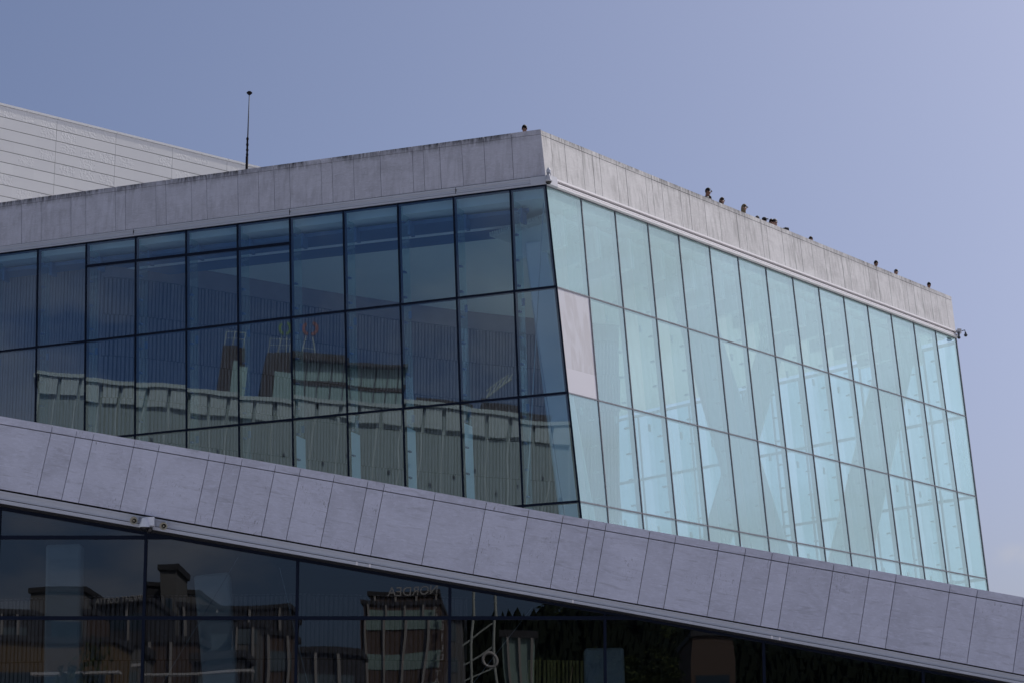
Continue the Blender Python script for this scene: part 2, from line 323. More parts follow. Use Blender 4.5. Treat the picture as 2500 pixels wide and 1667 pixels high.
def rail(f, H, cs, end, light):
    mb = MB()
    dz = lambda k, e: (lambda s: H['bot'](s) + e * (H['gl'](s) - H['bot'](s)))
    e0 = lambda z, d: cs(z, d) + (.0 if light else .0)
    # backing channel, upper lip, lower double lip
    fbox(mb, f, cs, end, dz(0, 1.0), dz(0, .06), -.30, .005, .5, 1)
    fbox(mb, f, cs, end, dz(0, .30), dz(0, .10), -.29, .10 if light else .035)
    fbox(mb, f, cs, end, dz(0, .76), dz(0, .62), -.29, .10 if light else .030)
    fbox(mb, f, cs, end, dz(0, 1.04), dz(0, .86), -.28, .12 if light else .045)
    o = mb.build('soffit_rail', [M['alu_light'], M['alu_shade']] if light else [M['alu'], M['alu']], house)  # sunlit rail: sun painted as whiter lips, recess shade as dark grey
    # joints of the rail lengths
    j = MB()
    n = 1
    while n * 6.1 < 28 and not light:
        fbox(j, f, n * 6.1, n * 6.1 + .018, dz(0, 1.03), dz(0, .12), 0, .0352); n += 1
    k = j; fbox(k, f, cs, end, dz(0, .07), dz(0, -.02), -.25, -.02); k.build('shadow_gap', M['gap'], o)
rail(FL, Lh, cL, LEND, False); rail(FR, Rh, cR, rend, True)

# curtain walls -------------------------------------------------------------
Lx = [(lambda k: (lambda z, d=0: 4.20 + 2.005 * k + .070 * (z - 21.8)))(k) for k in range(14)]
RT = [2.64, 4.59, 6.55, 8.47, 10.45, 12.35, 14.27, 16.19, 18.11, 20.02, 21.90, 23.82, 25.71, 27.60]
RB = [1.83, 3.80, 5.76, 7.70, 9.67, 11.57, 13.50, 15.46, 17.36, 19.24, 21.12, 23.04, 24.93, 26.82]
Rx = [(lambda a, b: (lambda z, d=0: b + (a - b) * (z - 11.24) / 10.5))(a, b) for a, b in zip(RT, RB)]
def pane(f, a, b, z0, z1, mat, parent, name='glass_pane', d=-.02, th=.028):
    mb = MB(); fbox(mb, f, a, b, z0, z1, d - th, d)
    c = sum((Vector(v) for v in mb.v), Vector()) / len(mb.v)
    o = mb.build(name, mat, parent, origin=c)
    if mat is M['gL']:
        o.rotation_mode = 'QUATERNION'; o.rotation_quaternion = Matrix.Rotation(rnd.gauss(0, .0011), 3, f.u).to_quaternion() @ Matrix.Rotation(rnd.gauss(0, .0005), 3, f.w.normalized()).to_quaternion()
    return o
def curtain(f, X, cs, end, H, rows, mat, mullmat, mw, tw, extra=None):
    fr = MB()
    for i, x in enumerate(X):
        fbox(fr, f, (lambda x: (lambda z, d: x(z) - mw / 2))(x), (lambda x: (lambda z, d: x(z) + mw / 2))(x), H['b'], H['gl'], -.20, .004)
    for r in rows[1:-1]:
        fbox(fr, f, cs, end, (lambda r: (lambda s: H[r](s) - tw / 2))(r), (lambda r: (lambda s: H[r](s) + tw / 2))(r), -.16, -.001)
    fbox(fr, f, cs, end, lambda s: H['gl'](s) - tw * .8, lambda s: H['gl'](s) + .01, -.22, .007)
    cw = .16 if f is FL else .02
    fbox(fr, f, cs, lambda z, d: cs(z, d) + cw * .35, H['b'], H['gl'], -.14, .010 if f is FL else -.003)
    if f is FR: fbox(fr, f, lambda z, d: end(z, d) - .05, end, H['b'], H['gl'], -.10, .010)
    o = fr.build('curtain_wall', mullmat, house)
    return o
cwL = curtain(FL, Lx, cL, LEND, Lh, ['gl', 't1', 't2', 't3', 'b'], M['gL'], M['mull'], .052, .070)
cwR = curtain(FR, Rx, cR, rend, Rh, ['gl', 't1', 't2', 't3', 'b'], M['gR'], M['mull_r'], .036, .042)
# an extra transom crosses four bays
ex = MB(); fbox(ex, FL, lambda z, d: Lx[4](z), lambda z, d: Lx[8](z) + .03, lambda s: Lh['t0'](s) - .045, lambda s: Lh['t0'](s) + .045, -.155, .002)
ex.build('transom', M['mull'], cwL)
def zf(H, r, e): return lambda s: H[r](s) + e
rowsL = [('t1', 'gl'), ('t2', 't1'), ('t3', 't2'), ('b', 't3')]
xsL = [cL] + Lx
e = .006
for ri, (a, b) in enumerate(rowsL):
    for i in range(len(xsL) - 1):
        if ri == 2 and i > 9: continue
        if ri == 3 and i > 2: continue
        s0 = (lambda q, i: (lambda z, d: q(z, d) + (.012 if i == 0 else .03)))(xsL[i], i); s1 = (lambda q: (lambda z, d: q(z, d) - .03))(xsL[i + 1])
        if ri == 0 and 5 <= i <= 8:
            pane(FL, s0, s1, zf(Lh, 't0', .03), zf(Lh, 'gl', -.05), M['gL'], cwL)
            pane(FL, s0, s1, zf(Lh, a, .03), zf(Lh, 't0', -.03), M['gL'], cwL)
        else: pane(FL, s0, s1, zf(Lh, a, .03), zf(Lh, b, -.05 if b == 'gl' else -.03), M['gL'], cwL)
xsR = [cR] + Rx + [rend]
for ri, (a, b) in enumerate(rowsL):
    for i in range(len(xsR) - 1):
        s0 = (lambda q, i: (lambda z, d: q(z, d) + (.012 if i == 0 else .022)))(xsR[i], i); s1 = (lambda q: (lambda z, d: q(z, d) - .022))(xsR[i + 1])
        z0, z1 = zf(Rh, a, .02), zf(Rh, b, -.03 if b == 'gl' else -.02)
        if ri == 1 and i == 0:
            zs = lambda s: Rh['t2'](s) + .80
            o = pane(FR, s0, s1, zs, z1, M['milk'], cwR, 'panel'); o['label'] = 'smeared pinkish white panel filling the window beside the corner'
            o = pane(FR, s0, s1, z0, zs, M['milk2'], cwR, 'panel_film'); o['label'] = 'plain white strip below the smeared panel'
            continue
        pane(FR, s0, s1, z0, z1, M['gR'], cwR, 'glass_pane' if ri < 3 else 'base_pane')
# glass fins behind each mullion and their fittings
for f, X, H, cw in ((FL, Lx[:11], Lh, cwL), (FR, Rx, Rh, cwR)):
    for x in X:
        mb = MB(); fbox(mb, f, (lambda x: (lambda z, d: x(z) - .012))(x), (lambda x: (lambda z, d: x(z) + .012))(x), H['b'], zf(H, 'gl', -.05), -.75, -.21)
        ft = mb
        for r in ('t1', 't2', 't3'):
            zc = H[r](x(18))
            fbox(ft, f, (lambda x: (lambda z, d: x(z) - .05))(x), (lambda x: (lambda z, d: x(z) + .05))(x), zc - .30, zc - .06, -.70, -.66, .5, 1)
        z = 9.5
        while z < 21.3:
            fbox(ft, f, (lambda x: (lambda z, d: x(z) - .09))(x), (lambda x: (lambda z, d: x(z) + .02))(x), z, z + .05, -.36, -.22, .5, 1); z += .84
        ft.build('glass_fin', [M['fin'], M['grille'] if f is FL else M['fit']], cw)

for k in (1, 2, 3, 4):      # opaque pale pieces added over the lower lengths of four fins
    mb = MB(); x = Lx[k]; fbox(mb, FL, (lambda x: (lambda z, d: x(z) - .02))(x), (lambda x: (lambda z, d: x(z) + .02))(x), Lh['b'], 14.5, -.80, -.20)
    mb.build('pale_fin', M['fin_pale'], cwL)
# third (rear) glass wall seen through the corner room -----------------------
PR = lambda z: FR.P(rend(z), z)
u3 = Vector((math.sin(R_(-34)), math.cos(R_(-34)), 0)); w3 = PR(21) - PR(11); w3 /= w3.z
w3 = w3 - u3 * w3.dot(u3)
F3 = Face(PR(0), u3, w3)
if F3.n.x < 0: F3.n = -F3.n
def f3box(mb, s0, s1, z0, z1, d0, d1):
    q = [(s1 + off3(z0), z0), (s0 + off3(z0), z0), (s0 + off3(z1), z1), (s1 + off3(z1), z1)]
    q = list(reversed(q))
    mb.hexa([F3.P(a, b, d1) for a, b in q], [F3.P(a, b, d0) for a, b in q])
off3 = lambda z: (PR(z) - F3.P(0, z)).dot(u3)
fr = MB(); k = 0
while k * 1.95 < 27:
    f3box(fr, k * 1.95 + .03, k * 1.95 + .085, 6, 21.5, -.05, .03); k += 1
for z in (21.45, 18.35, 15.05, 11.73): f3box(fr, .06, 27, z - .05, z + .05, -.10, .035)
cw3 = fr.build('rear_curtain_wall', M['mull_r'], house)
for k in range(14):
    for a, b in ((18.4, 21.4), (15.1, 18.3), (11.78, 15.0), (7.0, 11.68)):
        mb = MB(); f3box(mb, k * 1.95 + .09, k * 1.95 + 1.96, a, b, 0, .02); mb.build('rear_pane', M['gB'], cw3)
mb = MB()
for k in range(14): f3box(mb, k * 1.95 + .05, k * 1.95 + .07, 7, 21.3, -.7, -.12)
mb.build('rear_fin', M['fin'], cw3)

# roof, ceiling, floor and walls of the upper storey -------------------------
def poly(z, inset=0):
    a = FR.P(cR(z), z); return a
def prism(name, pts, z0, z1, mat, parent=house):
    mb = MB(); b = [(x, y, z0) for x, y in pts]; t = [(x, y, z1) for x, y in pts]
    mb.face(t); mb.face(list(reversed(b))); n = len(pts)
    for i in range(n):
        j = (i + 1) % n; mb.face([b[i], b[j], t[j], t[i]])
    return mb.build(name, mat, parent)
def inner(f, s, z, d): p = f.P(s, z, d); return (p.x, p.y)
def ring(z, d):
    c = inner(FL, cL(z, -d), z, -d); r = FR.P(rend(z) - d, z, -d); e3 = F3.P(26.5 + off3(z), z, -d); l = inner(FL, LEND, z, -d)
    return [l, c, (r.x, r.y), (e3.x, e3.y), (-30, 118)]
zr = 22.45
prism('roof_deck', ring(zr, .47), zr - .1, zr, M['roof'])
prism('roof_slab', ring(21.75, .35), 21.56, 22.40, M['ceil'])
prism('interior_floor', ring(8.0, .3), 7.6, 8.0, M['floor'])
# perimeter ceiling grilles: fine slats running along the glass
for f, s0, s1, H in ((FL, 4, LEND, Lh), (FR, 2, 28, Rh)):
    mb = MB(); d = .95
    while d < 3.3:
        if not 2.0 < d < 2.25: fbox(mb, f, s0 if f is FR else (lambda z, q, d=d: cL(z, q) + .3), s1, 21.40 - .02, 21.54 - .02, -d - .035, -d)
        d += .095
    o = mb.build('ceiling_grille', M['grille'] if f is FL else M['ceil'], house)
    mb = MB(); fbox(mb, f, (lambda z, q: (cL if f is FL else cR)(z, q) + .3), s1, 21.36, 21.40, -2.22, -2.03); mb.build('pale_strip', M['alu_light'], o)  # plain pale strip fills the gap between the slat bands
# downstand beams over each mullion
for f, X in ((FL, Lx), (FR, Rx)):
    for x in X[:-1] if f is FL else X:
        mb = MB(); g = MB()
        a, b = (-.05, .05) if f is FL else (-.16, .16)
        fbox(mb, f, (lambda x: (lambda z, d: x(z) + a))(x), (lambda x: (lambda z, d: x(z) + b))(x), 21.02 if f is FL else 20.45, 21.5, -1.1 if f is FL else -2.6, -.78)
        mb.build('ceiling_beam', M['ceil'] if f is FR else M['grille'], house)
# slatted oak wall: straight stretch, then an arc that leads away from the glass
path = [(-27, 92.5), (-20.5, 88.2), (-14.2, 85.1)]
ctrl = [(-14.2, 85.1), (-12.0, 85.2), (-9.6, 88.2), (-6.0, 91.8), (-1.5, 94.6), (4.2, 96.6)]
def bez(P, t):
    P = [Vector((*p, 0)) for p in P]
    while len(P) > 1: P = [P[i].lerp(P[i + 1], t) for i in range(len(P) - 1)]
    return P[0]
arc = [bez(ctrl, i / 40) for i in range(41)]
def slats(name, pts, z0, z1, rowh, pitch, wdt, mat, parent, jitter=.3, off=.12):
    mb = MB(); bkm = MB(); L = 0; segs = []
    for a, b in zip(pts[:-1], pts[1:]): segs.append((a, b, L)); L += (b - a).length
    r = 0; z = z0
    while z < z1:
        zt = min(z1, z + rowh); s = (r % 3) * pitch * .31
        while s < L:
            for a, b, l0 in segs:
                if l0 <= s < l0 + (b - a).length:
                    dr = (b - a).normalized(); p = a + dr * (s - l0); rot = Matrix(((dr.x, -dr.y, 0), (dr.y, dr.x, 0), (0, 0, 1)))
                    dp = off * rnd.uniform(.7, 1.2)
                    mb.box((p.x, p.y, (z + zt) / 2), (wdt * rnd.uniform(.85, 1.15), dp, zt - z - .03), rot, rnd.random()); break
            s += pitch * rnd.uniform(1 - jitter, 1 + jitter)
        z += rowh; r += 1
    for a, b, l0 in segs:
        dr = (b - a).normalized(); nn = Vector((-dr.y, dr.x, 0)) * .10; A = a + nn; B = b + nn; A2 = A + nn; B2 = B + nn
        bkm.hexa([(A.x, A.y, z0), (B.x, B.y, z0), (B.x, B.y, z1), (A.x, A.y, z1)], [(A2.x, A2.y, z0), (B2.x, B2.y, z0), (B2.x, B2.y, z1), (A2.x, A2.y, z1)])
    o = mb.build(name, mat, parent); bkm.build('wall_backing', M['woodback'], o); return o
slats('slat_wall', [Vector((*p, 0)) for p in path], 8, 21.5, 21, .13, .09, M['wood'], house, .1)
slats('slat_wall', arc, 8, 20.9, 1.45, .14, .09, M['wood'], house, .12)
mb = MB()
for a, b in zip(arc[:-1], arc[1:]):
    mb.hexa([(a.x, a.y - .14, 20.9), (b.x, b.y - .14, 20.9), (b.x, b.y - .14, 21.56), (a.x, a.y - .14, 21.56)], [(a.x, a.y + .2, 20.9), (b.x, b.y + .2, 20.9), (b.x, b.y + .2, 21.56), (a.x, a.y + .2, 21.56)])
mb.build('plain_frieze', M['wood'], house)
# raking columns
def column(a, b, r0, r1, n=4):
    mb = MB(); a, b = Vector(a), Vector(b); ax = (b - a).normalized(); sx = Vector((1, 0, 0)); sx = (sx - ax * sx.dot(ax)).normalized(); sy = ax.cross(sx)
    A = [a + sx * i * r0 + sy * j * r0 * .6 for i, j in ((-1, -1), (1, -1), (1, 1), (-1, 1))]; B = [b + sx * i * r1 + sy * j * r1 * .6 for i, j in ((-1, -1), (1, -1), (1, 1), (-1, 1))]
    mb.face([A[3], A[2], A[1], A[0]]); mb.face(B)
    for i in range(4): j = (i + 1) % 4; mb.face([A[i], A[j], B[j], B[i]])
    o = mb.build('column', M['col'], house, bevel=.06); return o
column((2.55, 77.6, 8), (.75, 78.6, 20.6), .62, .34)
column((9.9, 87.0, 8), (6.4, 89.6, 21.6), .75, .62)
column((11.9, 96.0, 8), (15.6, 98.4, 21.6), .85, .70)
column((6.2, 92.0, 8), (10.4, 95.0, 21.6), .55, .50)
# tie rods in the corner bay
for a, b in (((.62, 76.3, 18.2), (1.95, 75.6, 9.0)), ((1.0, 76.6, 21.4), (.45, 77.6, 12.0))):
    mb = MB(); mb.tube(a, b, .018, n=6); mb.build('tie_rod', M['steel'], house)

# ------------------------------------------------------------------ lower (ramp) facade
YL = 48.0
LT = lambda x: 9.79 + (x + 9.95) * -.1768 - .0004 * (x + 9.95) ** 1.0 + .0
lowtop = [(-16, 10.84), (-9.95, 9.79), (-3.57, 8.68), (.40, 7.96), (6.69, 6.84), (9.81, 6.27), (16, 5.12)]
lowbot = [(-16, 9.45), (-9.89, 8.37), (-3.55, 7.23), (1.96, 6.23), (6.65, 5.39), (9.75, 4.80), (16, 3.64)]
lowgl = [(-16, 9.15), (-9.88, 8.08), (-3.54, 6.98), (1.96, 6.02), (6.64, 5.17), (16, 3.46)]
def ip(t, x):
    for (a, b), (c, d) in zip(t[:-1], t[1:]):
        if x <= c: return b + (d - b) * (x - a) / (c - a)
    return t[-1][1]
JT = [-14.9, -13.6, -12.9, -11.6, -10.3, -8.92, -8.44, -8.11, -7.31, -6.83, -5.86, -5.54, -5.22, -4.57, -4.09, -3.43, -2.78, -2.46, -1.48, -.49, .33, .99, 1.49, 1.82, 2.66, 3.16, 3.99, 4.50, 5.01, 5.34, 6.19, 6.87, 7.38, 8.41, 8.93, 9.80, 10.4, 11.5, 12.3, 13.4, 14.2, 15.2]
mb = MB(); bk = MB(); up = MB()
def lowpt(x, k, y):      # k: 0 at top edge .. 1 at bottom edge, joints square to the slope
    xx = x - .258 * k; zt, zb = ip(lowtop, x), ip(lowbot, xx); return (xx, y, zt + (zb - zt) * k)
for a, b in zip([-16] + JT, JT + [16.2]):
    tn = rnd.random(); g = .0055; yf = YL + rnd.uniform(-.002, .002)
    for k0, k1, t2 in ((.112, 1, tn), (0, .1, min(1, tn * .6 + .4 * rnd.random()))):
        q = [(a + g, k1), (b - g, k1), (b - g, k0), (a + g, k0)]
        mb.hexa([lowpt(x, k, yf) for x, k in q], [lowpt(x, k, YL + .08) for x, k in q], [(x, k * 1.45) for x, k in q], t2)
xs = [-16, -10, -4, 2, 8, 16]
for a, b in zip(xs[:-1], xs[1:]):
    q = [(a, .99), (b, .99), (b, .01), (a, .01)]
    bk.hexa([lowpt(x, k, YL + .082) for x, k in q], [lowpt(x, k, YL + .5) for x, k in q])
    z0, z1 = ip(lowtop, a), ip(lowtop, b)
    up.hexa([(a, YL + .06, z0 - .012), (b, YL + .06, z1 - .012), (b, YL + .06, z1 + .004), (a, YL + .06, z0 + .004)], [(a, YL + .52, z0 - .012), (b, YL + .52, z1 - .012), (b, YL + .52, z1 + .004), (a, YL + .52, z0 + .004)], None, .9)
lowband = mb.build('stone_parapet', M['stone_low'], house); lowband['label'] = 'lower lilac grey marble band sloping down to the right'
bk.build('parapet_core', M['gap2'], lowband); up.build('coping', M['stone_low'], lowband)
# metal soffit channel under the band
def lowstrip(mb, e0, e1, y0, y1, x0=-16, x1=16):
    xx = [x0] + [x for x in (-9.9, -3.55, 1.96, 6.65, 9.75) if x0 < x < x1] + [x1]
    Z = lambda x, e: ip(lowbot, x) + (ip(lowgl, x) - ip(lowbot, x)) * e
    for a, b in zip(xx[:-1], xx[1:]):
        mb.hexa([(a, y0, Z(a, e1)), (b, y0, Z(b, e1)), (b, y0, Z(b, e0)), (a, y0, Z(a, e0))], [(a, y1, Z(a, e1)), (b, y1, Z(b, e1)), (b, y1, Z(b, e0)), (a, y1, Z(a, e0))])
mb = MB(); lowstrip(mb, .13, .24, YL + .03, YL + .30); lowstrip(mb, .24, .60, YL + .06, YL + .30); lowstrip(mb, .60, .66, YL + .045, YL + .30); lowstrip(mb, .72, .96, YL + .02, YL + .30)
lr = mb.build('soffit_rail', M['alu'], house)
mb = MB(); lowstrip(mb, -.02, .13, YL + .12, YL + .29); lowstrip(mb, .66, .72, YL + .10, YL + .29); lowstrip(mb, .96, 1.10, YL + .08, YL + .29); mb.build('shadow_gap', M['gap'], lr)
mb = MB()
for x in (-3.0, -2.75, 1.15, 4.95, 5.1): lowstrip(mb, .70, .97, YL + .012, YL + .05, x, x + .035)
mb.build('rail_clip', M['alu_light'], lr)
# glazing
YG = YL + .40
MX = [-16, -12.9, -9.96, -7.10, -4.15, -1.20, 1.79, 4.84, 7.89, 10.95, 14.0]
rowz = [0.25, 2.6, 4.25, 5.91, 7.47, 9.6]
fr = MB()
GT = lambda x: ip(lowgl, x)
for x in MX: fr.box((x, YG + .03, GT(x) / 2), (.055, .16, GT(x)))
for z in rowz[1:5]:
    x1 = 16
    for i in range(400):
        x = -16 + i * .08
        if GT(x) < z: x1 = x; break
    fr.box(((-16 + x1) / 2, YG + .02, z), (x1 + 16, .12, .07))
cwB = fr.build('curtain_wall', M['mull'], house)
mb = MB(); lowstrip(mb, .98, 1.30, YG - .045, YG + .10); mb.build('head_frame', M['mull'], cwB)
def clip(pts, fn):
    out = []
    for i in range(len(pts)):
        a, b = pts[i], pts[(i + 1) % len(pts)]; fa, fb = fn(a), fn(b)
        if fa >= 0: out.append(a)
        if (fa >= 0) != (fb >= 0): t = fa / (fa - fb); out.append((a[0] + (b[0] - a[0]) * t, a[1] + (b[1] - a[1]) * t))
    return out
for i in range(len(MX) - 1):
    for z0, z1 in zip(rowz[:-1], rowz[1:]):
        p = clip([(MX[i] + .03, z0 + .035), (MX[i + 1] - .03, z0 + .035), (MX[i + 1] - .03, z1 - .035), (MX[i] + .03, z1 - .035)], lambda q: GT(q[0]) - .03 - q[1])
        if len(p) < 3: continue
        mb = MB(); mb.hexa([(x, YG, z) for x, z in p], [(x, YG + .03, z) for x, z in p])
        c = sum((Vector(v) for v in mb.v), Vector()) / len(mb.v); mb.build('glass_pane', M['gLow'], cwB, origin=c)
# lower foyer: soffit following the ramp, floor, oak wall, columns
mb = MB(); GR = M['roof']
Yb = 74.5
nx = 16
def rampz(x, y): return ip(lowtop, max(-16, min(16, x))) - 1.05 + .085 * (y - YL)
rp_ = MB()
pts = [-34, -16, -10, -4, 2, 8, 16, 34]
def ed(x): return ip(lowtop, max(-16, min(16, x)))
for a, b in zip(pts[:-1], pts[1:]):
    y1 = 74
    A = [(a, YL + .5, ed(a) - 1.0), (b, YL + .5, ed(b) - 1.0), (b, 100, ed(b) - 1.0 + 2.3), (a, 100, ed(a) - 1.0 + 2.3)]
    Bt = [(x, y, z - .45) for x, y, z in A]
    rp_.face(A, None, .5); rp_.face(list(reversed(Bt)), None, .5, 1)
rp_.build('ramp_roof', [M['roof'], plain('dark_foyer_ceiling', (.16, .17, .18), .8)], house)
mb = MB()
for a, b in zip(pts[:-1], pts[1:]):
    mb.hexa([(a, 57.5, 0), (b, 57.5, 0), (b, 57.5, ed(b) - .95), (a, 57.5, ed(a) - .95)], [(a, 57.8, 0), (b, 57.8, 0), (b, 57.8, ed(b) - .95), (a, 57.8, ed(a) - .95)])
mb.build('foyer_wall', plain('dark_foyer_wall', (.035, .04, .045), .8), house)
prism('foyer_floor', [(-34, YL + .5), (34, YL + .5), (34, 78), (-34, 78)], -.05, .12, M['floor'])
arc2 = [Vector((-16, 56.5, 0)), Vector((-9, 54.2, 0)), Vector((-4.5, 53.6, 0)), Vector((-1, 54.4, 0)), Vector((2.2, 53.0, 0)), Vector((5, 52.4, 0)), Vector((9, 54, 0)), Vector((16, 56, 0))]
slats('slat_wall', arc2[:4], .1, 6.9, 1.35, .10, .065, M['wood'], house, .12)
slats('slat_wall', [Vector((.35, 51.6, 0)), Vector((1.75, 51.9, 0))], .1, 5.35, 1.35, .075, .045, M['gold'], house, .3, .06)
slats('slat_wall', [Vector((2.4, 54.5, 0)), Vector((16, 57, 0))], .1, 4.6, 1.35, .10, .065, M['wood'], house, .12)
for a, b, r0, r1 in (((-5.35, 50.4, .1), (-6.1, 50.9, 7.0), .30, .36), ((1.95, 50.6, .1), (1.85, 50.8, 5.5), .42, .40), ((-8.9, 50.6, .1), (-9.1, 50.8, 7.6), .36, .36), ((9.3, 50.8, .1), (9.0, 51.2, 4.6), .34, .38)):
    column(a, b, r0, r1)
for a, b in (((-6.9, 49.3, 4.6), (-5.4, 49.3, 7.2)), ((-4.6, 49.5, 7.0), (-3.9, 49.5, 4.3)), ((-1.0, 49.2, 4.4), (.4, 49.3, 6.2))):
    mb = MB(); mb.tube(a, b, .009, n=6); mb.build('tie_rod', M['steel'], house)

# ------------------------------------------------------------------ stage tower behind, clad in pale metal
TO = Vector((-26.528, 125, 0)); tu = Vector((.66913, .74314, 0)); tn_ = Vector((.74314, -.66913, 0))
def TP(s, z, d=0): return TO + tu * s + tn_ * d + Vector((0, 0, z))
ttop = lambda s: 39.18 + .0135 * s
tower = tag(empty('stage_tower', TP(8, 22)), 'pale metal clad stage tower with embossed panels rising behind the roof at left', 'tower')
m_, t_, o_ = newmat('pale_embossed_aluminium')
def tower_mat(name, emb):
    m, t, o = newmat(name); K = t.links.new; p = N(t, 'ShaderNodeBsdfPrincipled'); p.inputs['Roughness'].default_value = .42; p.inputs['Metallic'].default_value = .0
    at = N(t, 'ShaderNodeAttribute'); at.attribute_name = 'tone'
    x = N(t, 'ShaderNodeMix', data_type='RGBA'); x.inputs[6].default_value = (.76, .76, .77, 1); x.inputs[7].default_value = (.84, .84, .84, 1)
    K(at.outputs['Fac'], x.inputs[0]); K(x.outputs[2], p.inputs['Base Color'])
    uv = N(t, 'ShaderNodeUVMap'); uv.uv_map = 'UVMap'
    n = N(t, 'ShaderNodeTexVoronoi'); n.inputs['Scale'].default_value = 9.5 if emb else 30; K(uv.outputs[0], n.inputs[0])
    b = N(t, 'ShaderNodeBump'); b.inputs['Strength'].default_value = .45 if emb else .2; b.inputs['Distance'].default_value = .030 if emb else .006; K(n.outputs['Distance'], b.inputs['Height']); K(b.outputs[0], p.inputs['Normal'])
    K(p.outputs[0], o.inputs[0]); return m
M['tw0'] = tower_mat('pale_aluminium_panel', False); M['tw1'] = tower_mat('pale_embossed_panel', True)
mb = MB(); rows = 24
emb_px = {0: [(-.05, .75), (1.35, 2.35), (2.72, 3.62), (5.15, 6.05), (6.4, 7.35), (7.9, 8.9), (9.3, 10.2), (10.7, 11.6)]}
for r in range(rows):
    zt = .12 + r * .60; zb = zt + .60 - .035
    s = -13.0 + 0.0
    bays = [-12.3 + 3.985 * k + .0 for k in range(0, 9)]
    for bk0 in [-16.3] + bays:
        for c in range(3):
            s0 = bk0 + c * 1.328 - .01 * r; s1 = s0 + 1.328
            if c == 0: s0 += .02
            emb = rnd.random() < .36
            tn = rnd.random() * .35 + (.6 if (r * 7 + int(bk0)) % 5 == 0 else .25)
            sp_ = [(s0, s0 + .30, 0), (s0 + .30, s1, 1)] if emb else [(s0, s1, 0)]
            for a, b, e_ in sp_:
                P4 = [(a, zb), (b, zb), (b, zt), (a, zt)]
                mb.hexa([TP(x, ttop(x) - z, .0) for x, z in P4], [TP(x, ttop(x) - z, -.05) for x, z in P4], [(x, z) for x, z in P4], tn, e_)
o = mb.build('cladding', [M['tw0'], M['tw1']], tower)
mb = MB()
A = [TP(-16, 20, -.06), TP(19.5, 20, -.06), TP(19.5, ttop(19.5) - .05, -.06), TP(-16, ttop(-16) - .05, -.06)]
B = [p + Vector((-14, 18, 0)) for p in A]
mb.hexa(A, B); mb.build('tower_wall', plain('tower_gap', (.20, .20, .22), .7), tower)
mb = MB()
for a, b in [(-16.3 + 2.0 * k, -16.3 + 2.0 * k + 1.985) for k in range(18)]:
    mb.hexa([TP(a, ttop(a) - .10, .03), TP(b, ttop(b) - .10, .03), TP(b, ttop(b) + .02, .03), TP(a, ttop(a) + .02, .03)], [TP(a, ttop(a) - .10, -.4), TP(b, ttop(b) - .10, -.4), TP(b, ttop(b) + .02, -.4), TP(a, ttop(a) + .02, -.4)], None, .8)
mb.build('coping', M['tw0'], tower)

# mast on the roof
ax, ay = -10.97, 100.0
mast = tag(empty('antenna_mast', (ax, ay, zr)), 'thin dark antenna mast with a small disc on top standing on the upper roof', 'antenna')
mb = MB(); mb.tube((ax, ay, zr), (ax + .015, ay, 29.4), .065, .055, 12); mb.build('lower_tube', M['mast'], mast, True)
mb = MB()
prof = [(.03, 0)]
for z in (.02, .22, .45, .70): prof += [(.04, z), (.054, z + .02), (.054, z + .09), (.04, z + .11)]
mb.lathe((ax + .02, ay, 29.40), prof, n=12)
mb.build('collar', M['mast'], mast, True)
mb = MB(); mb.tube((ax + .015, ay, 29.35), (ax + .06, ay, 32.15), .034, .018, 10); mb.build('upper_rod', M['cam_d'], mast, True)
for v in mast.children:
    if v.name.startswith('upper_rod'): pass
mb = MB(); mb.lathe((ax + .06, ay, 32.12), [(0, -.08), (.05, -.07), (.12, 0), (.12, .03), (.06, .08), (0, .09)], n=16); mb.build('disc', M['mast'], mast, True)

# ------------------------------------------------------------------ people on the roof terrace
def pmat(n, c, r=.7): return plain(n, c, r)
SK = [pmat('skin_light', (.42, .25, .19), .5), pmat('skin_tan', (.25, .13, .09), .5)]
HR = {'black': pmat('hair_black', (.010, .009, .010)), 'brown': pmat('hair_brown', (.055, .030, .018)), 'blond': pmat('hair_blond', (.20, .15, .08)), 'grey': pmat('hair_grey', (.13, .13, .14))}
CL = {'grey': pmat('cloth_grey', (.16, .17, .18)), 'white': pmat('cloth_white', (.55, .52, .55)), 'black': pmat('cloth_black', (.02, .02, .025)), 'navy': pmat('cloth_navy', (.02, .03, .07)), 'jeans': pmat('denim', (.05, .07, .12))}
def skin_mesh(name, pts, edges, rad, sub=1):
    me = bpy.data.meshes.new(name); me.from_pydata(pts, edges, []); o = bpy.data.objects.new(name, me); COL.objects.link(o)
    sk = o.modifiers.new('skin', 'SKIN'); sk.use_smooth_shade = True
    for i, r in enumerate(rad): me.skin_vertices[0].data[i].radius = r if isinstance(r, tuple) else (r, r)
    me.skin_vertices[0].data[0].use_root = True
    ss = o.modifiers.new('sub', 'SUBSURF'); ss.levels = sub; ss.render_levels = sub
    dg = bpy.context.evaluated_depsgraph_get(); ev = o.evaluated_get(dg); m2 = bpy.data.meshes.new_from_object(ev); m2.name = name
    bpy.data.objects.remove(o); bpy.data.meshes.remove(me); return m2
